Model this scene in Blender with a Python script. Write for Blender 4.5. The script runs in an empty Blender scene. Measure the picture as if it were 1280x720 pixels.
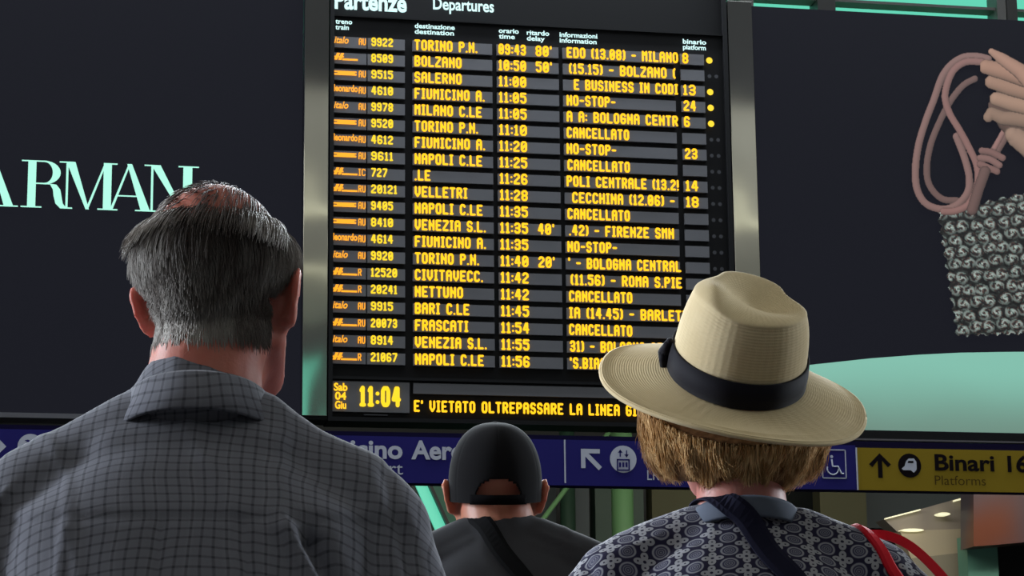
import bpy, bmesh, math, random
from mathutils import Vector, Matrix, noise
from mathutils.bvhtree import BVHTree

# ---------------------------------------------------------------- camera, world, lights
sc = bpy.context.scene
COL = sc.collection
F = 3050.0                                   # focal length in pixels of the 1280x720 frame
AX = Vector((15860, 492, 3050)).normalized()         # world X seen by the camera (right, down, forward)
AZ = Vector((-149, -14110, 3050)); AZ = (AZ - AX * AZ.dot(AX)).normalized()
AY = AZ.cross(AX)
R_, D_, W_ = (Vector((AX[i], AY[i], AZ[i])) for i in range(3))   # camera right, down, forward in the world
CAM = Vector((0, 0, 1.05))
cd = bpy.data.cameras.new('camera'); cam = bpy.data.objects.new('camera', cd); COL.objects.link(cam)
cd.sensor_width = 36; cd.lens = 36 * F / 1280; cd.clip_end = 300
cam.matrix_world = Matrix.Translation(CAM) @ Matrix((R_, -D_, -W_)).transposed().to_4x4()
sc.camera = cam
cd.dof.use_dof = True; cd.dof.focus_distance = 3.6; cd.dof.aperture_fstop = 105

w = bpy.data.worlds.new('world'); sc.world = w; w.use_nodes = True
bg = w.node_tree.nodes['Background']; bg.inputs[0].default_value = (.17, .68, .52, 1); bg.inputs[1].default_value = 1.0

def area(name, loc, size, power, color, rot=(0, 0, 0)):
    l = bpy.data.lights.new(name, 'AREA'); l.shape = 'RECTANGLE'; l.size, l.size_y = size
    l.energy = power; l.color = color
    o = bpy.data.objects.new(name, l); COL.objects.link(o); o.location = loc; o.rotation_euler = rot
    return o
area('clerestory_daylight', (4.0, 19.6, 10.4), (22, 2.8), 7500, (.84, .93, 1.0), (math.radians(-68), 0, 0))
area('skylight', (3.0, 16.6, 11.8), (18, 3.6), 300, (.86, .95, 1.0))
area('hall_light', (-7.0, -2, 11.8), (9, 9), 60, (1.0, .94, .95))
area('side_rim_light', (-14, 8, 5.5), (5, 5), 5000, (.84, .93, 1.0), (0, math.radians(-84), math.radians(-60)))  # both side lamps are added for shoulder and hair rims; no windows there
area('side_rim_light', (20, 9, 6), (5, 5), 3200, (.84, .93, 1.0), (0, math.radians(84), math.radians(60)))
area('passage_fill_light', (7.5, 22.4, 6.3), (12, .8), 260, (1.0, .95, .86), (math.radians(62), 0, 0))  # added area light that brightens the background beyond the sign
sc.view_settings.view_transform = 'Standard'; sc.view_settings.look = 'None'
sc.view_settings.exposure = 0; sc.view_settings.gamma = 1; sc.view_settings.use_curve_mapping = False

def at(px, py, y):
    d = R_ * (px - 640) + D_ * (py - 360) + W_ * F
    return CAM + d * (y / d.y)
BY = 20.0                                    # distance of the board front
def B(px, py, y=BY):
    p = at(px, py, y); return p.x, p.z

# ---------------------------------------------------------------- helpers
def lin(c):
    return tuple(((v / 255) / 12.92 if v / 255 <= .04045 else (((v / 255) + .055) / 1.055) ** 2.4) for v in c)
def mat(name, col, rough=.6, metal=0, emis=None, es=1.0, spec=.5, sss=0, srgb=True, sheen=0, coat=0):
    m = bpy.data.materials.new(name); m.use_nodes = True
    b = m.node_tree.nodes['Principled BSDF']
    c = lin(col) if srgb else col
    b.inputs['Base Color'].default_value = (*c, 1); b.inputs['Roughness'].default_value = rough
    b.inputs['Metallic'].default_value = metal; b.inputs['Specular IOR Level'].default_value = spec
    if emis is not None:
        b.inputs['Emission Color'].default_value = (*lin(emis), 1); b.inputs['Emission Strength'].default_value = es
    if sss:
        b.inputs['Subsurface Weight'].default_value = sss; b.inputs['Subsurface Radius'].default_value = (.9, .18, .1)
        b.inputs['Subsurface Scale'].default_value = .02
    if sheen: b.inputs['Sheen Weight'].default_value = sheen
    if coat: b.inputs['Coat Weight'].default_value = coat
    return m
class N:                                      # tiny node-graph helper
    def __init__(s, m): s.nt = m.node_tree; s.b = s.nt.nodes['Principled BSDF']
    def new(s, t, **k):
        n = s.nt.nodes.new(t)
        for a, v in k.items(): setattr(n, a, v)
        return n
    def link(s, a, b): s.nt.links.new(a, b)
    def put(s, sock, v):
        if isinstance(v, (int, float)): sock.default_value = v
        elif isinstance(v, tuple): sock.default_value = v
        else: s.link(v, sock)
    def math(s, op, a, b=None, c=None, clamp=False):
        n = s.new('ShaderNodeMath', operation=op, use_clamp=clamp)
        for i, v in enumerate((a, b, c)):
            if v is not None: s.put(n.inputs[i], v)
        return n.outputs[0]
    def smooth(s, v, a, b, lo=0., hi=1.):
        n = s.new('ShaderNodeMapRange', interpolation_type='SMOOTHSTEP')
        s.put(n.inputs[0], v)
        for i, x in zip((1, 2, 3, 4), (a, b, lo, hi)): n.inputs[i].default_value = x
        return n.outputs[0]
    def mix(s, f, a, b):
        n = s.new('ShaderNodeMix', data_type='RGBA')
        s.put(n.inputs[0], f); s.put(n.inputs[6], a); s.put(n.inputs[7], b); return n.outputs[2]
    def noise(s, scale, detail=3, vec=None, out=0, rough=.5):
        n = s.new('ShaderNodeTexNoise'); n.inputs['Scale'].default_value = scale
        n.inputs['Detail'].default_value = detail; n.inputs['Roughness'].default_value = rough
        if vec is not None: s.link(vec, n.inputs['Vector'])
        return n.outputs[out]
    def obj(s): return s.new('ShaderNodeTexCoord').outputs['Object']
    def attr(s, name, out='Vector'): return s.new('ShaderNodeAttribute', attribute_name=name).outputs[out]
    def scale(s, v, sc3):
        n = s.new('ShaderNodeMapping'); s.link(v, n.inputs[0]); n.inputs['Scale'].default_value = sc3; return n.outputs[0]
    def sep(s, v):
        n = s.new('ShaderNodeSeparateXYZ'); s.link(v, n.inputs[0]); return n.outputs
    def bump(s, h, strength=.3, dist=.01):
        n = s.new('ShaderNodeBump'); n.inputs['Strength'].default_value = strength
        n.inputs['Distance'].default_value = dist; s.link(h, n.inputs['Height']); s.link(n.outputs[0], s.b.inputs['Normal'])
    def base(s, v): s.link(v, s.b.inputs['Base Color'])
def rgba(c): return (*lin(c), 1.0)

def empty(name, loc, label=None, cat=None, group=None, rz=0, kind=None):
    o = bpy.data.objects.new(name, None); COL.objects.link(o); o.location = loc; o.rotation_euler = (0, 0, rz)
    tag(o, label, cat, group, kind); return o
def tag(o, label=None, cat=None, group=None, kind=None):
    for k, v in (('label', label), ('category', cat), ('group', group), ('kind', kind)):
        if v: o[k] = v
    return o
def org(parent):                              # world place of a parent (unrotated setting things)
    v = Vector((0, 0, 0))
    while parent is not None: v += parent.location; parent = parent.parent
    return v
def link(name, me, m=None, parent=None, smooth=False):
    me.name = name
    if m is not None:
        me.materials.clear(); me.materials.append(m)
    if smooth: me.shade_smooth()
    o = bpy.data.objects.new(name, me); COL.objects.link(o); o.parent = parent; return o
class MB:                                     # collects geometry, world coordinates by default
    def __init__(s): s.v = []; s.f = []
    def add(s, v, f):
        n = len(s.v); s.v += [tuple(p) for p in v]; s.f += [tuple(i + n for i in q) for q in f]; return s
    def box(s, a, b):
        x0, y0, z0 = a; x1, y1, z1 = b
        return s.add([(x0, y0, z0), (x1, y0, z0), (x1, y1, z0), (x0, y1, z0), (x0, y0, z1), (x1, y0, z1), (x1, y1, z1), (x0, y1, z1)],
                     [(0, 3, 2, 1), (4, 5, 6, 7), (0, 1, 5, 4), (1, 2, 6, 5), (2, 3, 7, 6), (3, 0, 4, 7)])
    def prism(s, pts, y0, y1):                # polygon in the x-z plane, from y0 (front) to y1
        n = len(pts)
        return s.add([(x, y0, z) for x, z in pts] + [(x, y1, z) for x, z in pts],
                     [tuple(range(n)), tuple(range(2 * n - 1, n - 1, -1))] + [(i, i + n, (i + 1) % n + n, (i + 1) % n) for i in range(n)])
    def tube(s, pts, r, n=8, ry=None):
        pts = [Vector(p) for p in pts]; m = len(pts); rs = r if isinstance(r, (list, tuple)) else [r] * m
        vs = []; up = Vector((0, 0, 1))
        for i, p in enumerate(pts):
            t = (pts[min(i + 1, m - 1)] - pts[max(i - 1, 0)]).normalized()
            if abs(t.dot(up)) > .95: up = Vector((0, 1, 0))
            a = t.cross(up).normalized(); b = a.cross(t)
            for k in range(n):
                q = 2 * math.pi * k / n; vs.append(p + (a * math.cos(q) + b * math.sin(q)) * rs[i])
        fs = [(i * n + k, i * n + (k + 1) % n, (i + 1) * n + (k + 1) % n, (i + 1) * n + k) for i in range(m - 1) for k in range(n)]
        fs += [tuple(range(n - 1, -1, -1)), tuple(range((m - 1) * n, m * n))]
        return s.add(vs, fs)
    def loft(s, rings, cap=True):             # rings of equal length
        n = len(rings[0]); vs = [p for r in rings for p in r]; m = len(rings)
        fs = [(i * n + k, i * n + (k + 1) % n, (i + 1) * n + (k + 1) % n, (i + 1) * n + k) for i in range(m - 1) for k in range(n)]
        if cap: fs += [tuple(range(n - 1, -1, -1)), tuple(range((m - 1) * n, m * n))]
        return s.add(vs, fs)
    def ball(s, c, r, n=16, rot=None):
        c = Vector(c); rx, ry, rz = r if isinstance(r, (tuple, list)) else (r, r, r); rings = []; h = n // 2
        for i in range(1, h):
            a = math.pi * i / h
            ring = [Vector((rx * math.sin(a) * math.cos(2 * math.pi * k / n), ry * math.sin(a) * math.sin(2 * math.pi * k / n), -rz * math.cos(a))) for k in range(n)]
            rings.append([c + (rot @ p if rot else p) for p in ring])
        b = len(s.v); s.loft(rings, False); e = len(s.v)
        lo = Vector((0, 0, -rz)); hi = Vector((0, 0, rz))
        s.v += [tuple(c + (rot @ lo if rot else lo)), tuple(c + (rot @ hi if rot else hi))]
        s.f += [(b + (k + 1) % n, b + k, e) for k in range(n)] + [(e - n + k, e - n + (k + 1) % n, e + 1) for k in range(n)]
        return s
    def limb(s, pts, rs, n=12):               # chain of round joints and tapered tubes
        for i, p in enumerate(pts): s.ball(p, rs[i], n)
        for i in range(len(pts) - 1): s.tube([pts[i], pts[i + 1]], [rs[i], rs[i + 1]], n)
        return s
    def mesh(s, name='m', off=None):
        me = bpy.data.meshes.new(name)
        v = s.v if off is None else [(p[0] - off.x, p[1] - off.y, p[2] - off.z) for p in s.v]
        me.from_pydata(v, [], s.f); me.update(); return me
    def build(s, name, m, parent=None, smooth=False, local=False, bevel=0):
        me = s.mesh(name, None if local or parent is None else org(parent))
        bm = bmesh.new(); bm.from_mesh(me); bmesh.ops.recalc_face_normals(bm, faces=bm.faces)
        if bevel: bmesh.ops.bevel(bm, geom=bm.edges[:], offset=bevel, segments=2, affect='EDGES', profile=.5)
        bm.to_mesh(me); bm.free()
        return link(name, me, m, parent, smooth)
def remesh(me, voxel, it=6, fac=.6):
    o = bpy.data.objects.new('tmp', me); COL.objects.link(o)
    r = o.modifiers.new('r', 'REMESH'); r.mode = 'VOXEL'; r.voxel_size = voxel
    if it:
        s = o.modifiers.new('s', 'SMOOTH'); s.iterations = it; s.factor = fac
    dg = bpy.context.evaluated_depsgraph_get(); dg.update()
    out = bpy.data.meshes.new_from_object(o.evaluated_get(dg)); bpy.data.objects.remove(o); return out
def text_mesh(body, bold=0.0, shear=0.0):
    cu = bpy.data.curves.new('t', 'FONT'); cu.body = body; cu.size = 1; cu.offset = bold; cu.shear = shear; cu.resolution_u = 4
    o = bpy.data.objects.new('t', cu); COL.objects.link(o)
    dg = bpy.context.evaluated_depsgraph_get(); dg.update()
    me = bpy.data.meshes.new_from_object(o.evaluated_get(dg)); bpy.data.objects.remove(o)
    bm = bmesh.new(); bm.from_mesh(me); bmesh.ops.remove_doubles(bm, verts=bm.verts, dist=1e-5)
    r = ([tuple(v.co) for v in bm.verts], [tuple(v.index for v in f.verts) for f in bm.faces]); bm.free(); bpy.data.meshes.remove(me)
    return r
def text(mb, body, x, z, capx, y, width=None, bold=0.0, cap_unit=.69, shear=0.0, align=0):
    """text on a wall: left x, baseline z, capital height capx (m)"""
    v, f = text_mesh(body, bold, shear)
    if not v: return x
    x0 = min(p[0] for p in v); x1 = max(p[0] for p in v); s = capx / cap_unit
    sx = s if width is None else width / (x1 - x0)
    n = len(mb.v); d = .004
    mb.v += [(x + (p[0] - x0) * sx, y - d, z + p[1] * s) for p in v]
    mb.f += [tuple(i + n for i in q) for q in f]
    return x + (x1 - x0) * sx

# LED stroke font: points on a 4 x 6 grid, strokes separated by |
G = {'A': '000516364540|0343', 'B': '00063645443342413000|0333', 'C': '4536160501103041', 'D': '00063645413000', 'E': '40000646|0333', 'F': '000646|0333', 'G': '45361605011030414323', 'H': '0006|4046|0343', 'I': '0020|0626|1016', 'L': '060040', 'M':'0006244640', 'N': '0006|4046|05142342', 'O': '011030414536160501', 'P': '00063645443303', 'R': '00063645443303|2340', 'S': '453616050413334241301001', 'T': '0646|2620', 'U': '060110304146', 'V': '0602204246', 'Z': '064645010040', '0': '011030414536160501|1234', '1': '051610|0020', '2': '0516364544010040', '3': '0516364544334241301001|1333', '4': '3036|260242', '5': '460604344341301001', '6': '4536160501103041423303', '7': '06464510', '8': '13040516364544331302011030414233', '9': '0110304145361605041343', ':': '0101|0404', "'": '0605', '(': '16050110', ')': '06151100', '-': '0333', '.': '0000', '!': '0602|0000'}
GW = {'I': 2, '1': 2, ':': 0, "'": 0, '(': 1, ')': 1, '-': 3, '.': 0, ' ': 2.2, '!': 0}
def led_width(s, ux, st, gap):
    return sum(GW.get(c, 4) * ux + st + gap for c in s) - gap
def led(mb, s, x, z, h, y, st=None, ux=None, gap=None, width=None):
    """x left edge, z bottom edge, h full height"""
    st = st or h * .19; uz = (h - st) / 6; ux = ux or uz * .64; gap = gap if gap is not None else h * .085
    if width is not None:
        for _ in range(12):
            k = width / led_width(s, ux, st, gap); ux *= k; gap *= k
    r = st / 2; ang = [math.pi / 8 + math.pi / 4 * i for i in range(8)]
    for c in s:
        wdt = GW.get(c, 4)
        if c != ' ':
            for path in G[c].split('|'):
                P = [(x + r + int(path[i]) * ux, z + r + int(path[i + 1]) * uz) for i in range(0, len(path), 2)]
                for p in P:
                    n = len(mb.v); mb.v += [(p[0] + r * math.cos(a), y, p[1] + r * math.sin(a)) for a in ang]; mb.f.append(tuple(range(n, n + 8)))
                for a, b in zip(P, P[1:]):
                    dx, dz = b[0] - a[0], b[1] - a[1]; L = math.hypot(dx, dz)
                    if L < 1e-6: continue
                    nx, nz = -dz / L * r, dx / L * r; n = len(mb.v)
                    mb.v += [(a[0] + nx, y, a[1] + nz), (b[0] + nx, y, b[1] + nz), (b[0] - nx, y, b[1] - nz), (a[0] - nx, y, a[1] - nz)]
                    mb.f.append((n, n + 1, n + 2, n + 3))
        x += wdt * ux + st + gap
    return x
def led_words(parent, name, m, s, x, z, h, y, width):
    st = h * .19; ux = (h - st) / 6 * .64; gap = h * .085
    for _ in range(14):
        k = width / led_width(s, ux, st, gap); ux *= k; gap *= k
    for wd in s.split(' '):
        if wd: t = MB(); led(t, wd, x, z, h, y, st, ux, gap); t.build(name, m, parent)
        x += sum(GW.get(c, 4) * ux + st + gap for c in wd + ' ')
def disc(mb, x, z, r, y, n=24):
    k = len(mb.v); mb.v += [(x + r * math.cos(2 * math.pi * i / n), y, z + r * math.sin(2 * math.pi * i / n)) for i in range(n)]
    mb.f.append(tuple(range(k, k + n)))
def flat(mb, pts, y):
    k = len(mb.v); mb.v += [(p[0], y, p[1]) for p in pts]; mb.f.append(tuple(range(k, k + len(pts))))
# ---------------------------------------------------------------- materials of the setting
M = {}
M['black'] = mat('black_housing', (14, 14, 17), .6, spec=.2)
M['screen'] = mat('led_screen_black', (3, 3, 4), .6, emis=(29, 30, 38), es=.8, spec=.05)
M['strip'] = mat('display_strip_grey', (100, 100, 105), .45, spec=.4)
M['amber'] = mat('amber_led', (60, 30, 0), .6, emis=(255, 190, 26), es=1.45)
M['amber_dim'] = mat('amber_led_small', (60, 30, 0), .6, emis=(252, 164, 28), es=1.3)
M['amber_hot'] = mat('amber_led_bright', (60, 40, 0), .6, emis=(255, 214, 40), es=1.15)
M['white_led'] = mat('cool_white_led', (120, 130, 130), .6, emis=(205, 246, 244), es=1.05)
M['off_led'] = mat('unlit_led', (52, 52, 58), .5)
M['armani'] = mat('mint_letters', (60, 80, 70), .5, emis=(176, 252, 228), es=1.0)
M['steel'] = mat('polished_steel', (170, 168, 162), .06, 1.0)
n = N(M['steel']); v = n.scale(n.obj(), (1, 1, .55)); n.bump(n.noise(1.3, 1, v), .35, .04)
M['blue'] = mat('sign_blue', (40, 37, 104), .8, spec=.05)
M['navy'] = mat('sign_frame_navy', (20, 16, 46), .8, spec=.05)
M['yellow'] = mat('sign_yellow', (136, 114, 34), .8, spec=.05)
M['signgrey'] = mat('sign_lettering_grey', (186, 188, 202), .7, spec=.1)
M['signdark'] = mat('sign_lettering_dark', (20, 14, 18), .8, spec=.05)
M['frame'] = mat('window_frame_grey', (118, 116, 112), .5)
M['frame_dark'] = mat('window_frame_dark', (66, 64, 62), .5)
M['ceiling'] = mat('ceiling_plaster', (222, 215, 198), .8)
M['wall'] = mat('stone_wall', (172, 164, 146), .8)
n = N(M['wall']); o_ = n.obj(); n.base(n.mix(n.noise(.6, 5, o_), rgba((60, 58, 57)), rgba((80, 77, 74)))); n.bump(n.noise(30, 3, o_), .2, .01)
M['floor'] = mat('granite_floor', (120, 116, 110), .3)
n = N(M['floor']); o_ = n.obj(); br = n.new('ShaderNodeTexBrick'); br.offset = 0; n.link(o_, br.inputs['Vector'])
br.inputs['Scale'].default_value = 1; br.inputs['Brick Width'].default_value = .6; br.inputs['Row Height'].default_value = .6; br.inputs['Mortar Size'].default_value = .004
br.inputs['Color1'].default_value = rgba((58, 56, 54)); br.inputs['Color2'].default_value = rgba((48, 47, 46)); br.inputs['Mortar'].default_value = rgba((30, 29, 28))
n.base(br.outputs['Color'])
M['glass'] = mat('window_glass', (230, 255, 245), .02)
M['glass'].node_tree.nodes['Principled BSDF'].inputs['Transmission Weight'].default_value = 1
M['glass'].node_tree.nodes['Principled BSDF'].inputs['IOR'].default_value = 1.02
M['greenpaint'] = mat('green_cladding', (46, 74, 58), .5)
M['greenlight'] = mat('light_green_cladding', (104, 150, 100), .5)
M['darkgreen'] = mat('dark_green_cladding', (20, 30, 27), .5)
M['olive'] = mat('olive_plaster', (96, 96, 70), .8)
M['tealwall'] = mat('teal_cladding', (110, 170, 150), .5)
M['teallit'] = mat('lit_teal_panel', (80, 160, 140), .4, emis=(92, 206, 172), es=.9)
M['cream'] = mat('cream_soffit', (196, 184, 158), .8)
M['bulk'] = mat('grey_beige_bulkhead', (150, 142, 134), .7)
M['slate'] = mat('slate_cladding', (84, 94, 96), .6)
M['lamp'] = mat('lamp_diffuser', (200, 196, 180), .5, emis=(236, 232, 190), es=1.0)
M['brown'] = mat('brown_fascia', (96, 78, 74), .35)
n = N(M['brown']); o_ = n.obj(); n.base(n.mix(n.smooth(n.noise(.9, 1, o_), .4, .7), rgba((90, 84, 92)), rgba((128, 70, 46))))
M['dark'] = mat('dark_opening', (16, 16, 20), .7)

def struct(name, mb, m, parent=None, **k):
    o = mb.build(name, m, parent, **k)
    if parent is None: o['kind'] = 'structure'
    return o
# ---------------------------------------------------------------- the hall
struct('floor', MB().box((-16, -14, -.2), (30, 46, 0)), M['floor'])
struct('ceiling', MB().box((-16, -14, 12), (30, 4.5, 12.4)), M['ceiling'])
struct('ceiling', MB().box((-16, 4.5, 11.9), (30, 23.6, 12.4)), mat('ceiling_dark_grey', (78, 77, 78), .8))
struct('wall_rear', MB().box((-16, -14.4, 0), (30, -14, 12)), M['wall'])
struct('wall_left', MB().box((-16.4, -14, 0), (-16, 46, 12)), M['wall'])
struct('wall_right', MB().box((30, -14, 0), (30.4, 46, 12)), M['wall'])
# upper wall behind the boards carries the windows above them
x0 = -16; zt = 12
struct('wall_upper', MB().box((-16, 21.2, 4.6), (30, 21.6, 7.6)), M['ceiling'])
struct('trim_soffit', MB().box((-16, 21.6, 6.6), (30, 34, 6.9)), M['ceiling'])
win = empty('window_1', (6.0, 21.4, 7.6), kind='structure')
mb = MB()
MB().box((-10, 21.38, 7.6), (22, 21.40, 12)).build('pane', M['glass'], win)
for px, wpx, m in ((1029, 22, 'frame_dark'), (1247, 12, 'frame'), (1259, 14, 'frame_dark'), (930, 16, 'frame')):
    a = B(px - wpx / 2, 5, 21.3)[0]; b = B(px + wpx / 2, 5, 21.3)[0]
    MB().box((a, 21.2, 7.6), (b, 21.45, 12)).build('mullion', M[m], win)
for k in range(8):
    x = -9 + k * 2; 
    if x < 4.5: MB().box((x, 21.2, 7.6), (x + .16, 21.45, 12)).build('mullion', M['frame_dark'], win)
for k in range(5):
    x = 10.6 + k * 2.2; MB().box((x, 21.2, 7.6), (x + .16, 21.45, 12)).build('mullion', M['frame_dark'], win)
zz = B(1160, 9, 21.3)[1]
MB().box((-10, 21.25, zz - .012), (22, 21.42, zz + .015)).build('transom', M['frame'], win)
MB().box((-10, 21.25, zz + .7), (22, 21.42, zz + .78)).build('transom', M['frame'], win)
zz = B(930, -3, 21.3)[1]
struct('trim_beam', MB().box((B(897, 0)[0], 20.3, B(925, 4)[1]), (B(946, 0)[0], 20.6, B(925, -2)[1])), M['lamp'] if False else mat('white_beam', (225, 225, 225), .5, emis=(190, 196, 200), es=.0))

for x, y in ((3.6, -2.2), (6.2, -2.2), (12.0, -2.0), (14.6, -2.0), (4.5, -9.0), (7.2, -12.4)):
    struct('trim_lamp', MB().box((x, y - .15, 11.9), (x + 1.7, y + .15, 12)), M['lamp'])
for x in (3.5, 5.2, 6.9, 14, 16):
    struct('trim_glow_panel', MB().box((x, -14, 9.9), (x + .9, -13.95, 10.9)), M['teallit'])  # unseen glowing panels, added for teal patches mirrored in the steel strips
# ---------------------------------------------------------------- departure board
def P(px, py): return B(px, py)
bl = P(411.5, 250)[0]; brt = P(914.5, 250)[0]; bb = P(600, 530)[1]; bt = P(600, -75)[1]
board = empty('departure_board', (bl, BY, bb), 'large black departure board with rows of amber led text between steel strips', 'departure board')
MB().box((bl, BY + .03, bb), (brt, BY + .32, bt)).build('housing', M['black'], board)
fr = MB(); e = .035
fr.box((bl, BY - .02, bb), (bl + e, BY + .03, bt)); fr.box((brt - e, BY - .02, bb), (brt, BY + .03, bt)); fr.box((bl + e, BY - .02, bb), (brt - e, BY + .03, bb + e))
zz = P(600, 476)[1]; fr.box((bl + e, BY - .008, zz - .012), (brt - e, BY + .03, zz + .012))
zz = P(600, 28)[1]; fr.box((bl + e, BY + .005, zz - .006), (brt - e, BY + .03, zz + .006))
fr.build('frame', M['black'], board)
rows = [
 ('i', 'AU', '9922', 'TORINO P.N.', '09:43', "80'", 'EDO (13.08) - MILANO', 708, 850, '8', 1),
 ('t', '', '8509', 'BOLZANO', '10:50', "50'", '(15.15) - BOLZANO (', 711, 847, '', 0),
 ('f', 'AU', '9515', 'SALERNO', '11:00', '', 'E BUSINESS IN CODI', 717, 850, '13', 1),
 ('l', 'AU', '4610', 'FIUMICINO A.', '11:05', '', 'NO-STOP-', 708, 772, '24', 1),
 ('i', 'AU', '9978', 'MILANO C.LE', '11:05', '', 'A A: BOLOGNA CENTR', 708, 850, '6', 1),
 ('f', 'AU', '9520', 'TORINO P.N.', '11:10', '', 'CANCELLATO', 708, 789, '', 0),
 ('l', 'AU', '4612', 'FIUMICINO A.', '11:20', '', 'NO-STOP-', 708, 773, '23', 0),
 ('f', 'AU', '9611', 'NAPOLI C.LE', '11:25', '', 'CANCELLATO', 709, 790, '', 0),
 ('t', 'IC', '727', '.LE', '11:26', '', 'POLI CENTRALE (13.2!', 708, 851, '14', 0),
 ('t', 'RU', '20121', 'VELLETRI', '11:28', '', 'CECCHINA (12.06) -', 715, 846, '18', 0),
 ('f', 'AU', '9405', 'NAPOLI C.LE', '11:35', '', 'CANCELLATO', 709, 790, '', 0),
 ('f', 'AU', '8410', 'VENEZIA S.L.', '11:35', "40'", '.42) - FIRENZE SMN', 711, 845, '', 0),
 ('l', 'AU', '4614', 'FIUMICINO A.', '11:35', '', 'NO-STOP-', 709, 774, '', 0),
 ('i', 'AU', '9920', 'TORINO P.N.', '11:40', "20'", "' - BOLOGNA CENTRAL", 710, 854, '', 0),
 ('t', 'R', '12520', 'CIVITAVECC.', '11:42', '', '(11.56) - ROMA S.PIE', 713, 855, '', 0),
 ('t', 'R', '20241', 'NETTUNO', '11:42', '', 'CANCELLATO', 711, 793, '', 0),
 ('i', 'AU', '9915', 'BARI C.LE', '11:45', '', 'IA (14.45) - BARLETT', 711, 863, '', 0),
 ('t', 'RU', '20073', 'FRASCATI', '11:54', '', 'CANCELLATO', 711, 793, '', 0),
 ('i', 'AU', '8914', 'VENEZIA S.L.', '11:55', '', '31) - BOLOGNA CENTR', 712, 855, '', 0),
 ('t', 'R', '21067', 'NAPOLI C.LE', '11:56', '', "'S.BIAGIO - ROMA", 712, 826, '', 0)]
z1 = P(560, 58.5)[1]; z20 = P(560, 450)[1]
u = .00682                                      # metres per pixel on the board
XC = {k: P(v, 250)[0] for k, v in dict(a=416.5, a2=461, num=463.5, b=509.5, dest=518, c=620, time=624.5, t2=662, delay=671.5, c2=704, info=708, d=851, plat=857, d2=888, dot=892.5, e=904).items()}
yt = BY - .012
TS = 'AMBER'
for i, (lg, cat_, num, dest, tm, dl, info, ix0, ix1, pl, dot) in enumerate(rows):
    zc = z1 + (z20 - z1) * i / 19; h = .0985; zb = zc - h / 2
    st = MB()
    for a, b in (('a', 'a2'), ('a2', 'b'), ('dest', 'c'), ('time', 'c2'), ('info', 'd'), ('plat', 'd2')):
        st.box((XC[a] - .012, BY + .002, zc - .053), (XC[b] - .022, BY + .03, zc + .045))
    s_ = st.build('row_panel', M['strip'], board)
    zs = zb + .018; hs = .078
    st_ = h * .18; led_words(s_, 'led_destination', M['amber'], dest, XC['dest'], zb, h, yt, led_width(dest, (h - st_) / 6 * .64, st_, h * .085))
    t = MB(); led(t, tm, XC['time'], zb, h, yt, width=.245); t.build('led_time', M['amber'], s_)
    if dl: t = MB(); led(t, dl, XC['delay'], zb, h, yt, width=.145); t.build('led_delay', M['amber'], s_)
    a = P(ix0, 0)[0]; 
    py = 75 + i * 20.3; a = P(ix0, py)[0]; b = P(ix1, py)[0]
    led_words(s_, 'led_information', M['amber'], info, a, zb, h, yt, b - a - .02)
    if pl: t = MB(); led(t, pl, XC['plat'], zb, h, yt, width=(.055 if len(pl) == 1 else .115)); t.build('led_platform', M['amber'], s_)
    t = MB(); led(t, num, XC['num'], zs, hs, yt, width=.19 if len(num) == 4 else (.225 if len(num) == 5 else .14)); t.build('led_number', M['amber_hot'], s_)
    t = MB(); x = XC['a']
    if lg == 'i': text(t, 'italo', x, zs + .012, .06, yt + .002, width=.125, bold=.02, shear=.25)
    elif lg == 't':
        for q in (0, 1):
            flat(t, [(x + q * .035, zs + .008), (x + .027 + q * .035, zs + .008), (x + .052 + q * .035, zs + .07), (x + .025 + q * .035, zs + .07)], yt)
        t.box((x, yt - .001, zs + .03), (x + .085, yt + .001, zs + .042))
        t.box((x + .07, yt, zs + .006), (x + .205, yt + .001, zs + .022))
    elif lg == 'f':
        t.box((x, yt, zs + .043), (x + .195, yt + .001, zs + .056)); t.box((x, yt, zs + .018), (x + .195, yt + .001, zs + .034)); t.box((x + .03, yt, zs + .034), (x + .18, yt + .001, zs + .043))
    else: text(t, 'leonardo', x, zs + .018, .058, yt + .002, width=.205, bold=.03)
    t.build('train_logo', M['amber_dim'], s_); t = MB()
    if cat_: led(t, cat_, XC['a'] + .213, zs + .004, .062, yt, st=.009, width=.062 if len(cat_) > 1 else .03)
    if cat_: t.build('led_category', M['amber_dim'], s_)
    t = MB(); zd = zc - .01
    if dot:
        disc(t, XC['dot'] - .01, zd, .029, yt); t.build('led_dot', M['amber_hot'], s_)
    else:
        for o_ in (-.012, .05): t = MB(); disc(t, XC['dot'] + o_, zd, .018, yt, 8); t.build('unlit_dot', M['off_led'], s_)
# header words
hd = MB(); xa = P(418, 10)[0]
text(hd, 'Partenze', xa, P(460, 13)[1], .155, yt, width=P(508, 10)[0] - xa, bold=.03); hd.build('header_text', M['white_led'], board); hd = MB()
xa = P(541, 10)[0]
text(hd, 'Departures', xa, P(580, 14)[1], .105, yt, width=P(617, 10)[0] - xa, bold=.02); hd.build('header_text', M['white_led'], board)
for px, pw, a, b, py in ((419, 21, 'treno', 'train', 24.5), (518, 50, 'destinazione', 'destination', 30), (623, 25, 'orario', 'time', 36), (658, 28, 'ritardo', 'delay', 38.5), (699, 47, 'informazioni', 'information', 41), (853, 29, 'binario', 'platform', 49.5)):
    xa, za = P(px, py + 5.5); ww = P(px + pw, py)[0] - xa
    hd = MB(); text(hd, a, xa, za, .042, yt, width=ww, bold=.025); 
    text(hd, b, xa, za - .052, .042, yt, width=ww * min(1, .98 if len(b) > 5 else .8), bold=.025)
    hd.build('header_text', M['white_led'], board)
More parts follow.
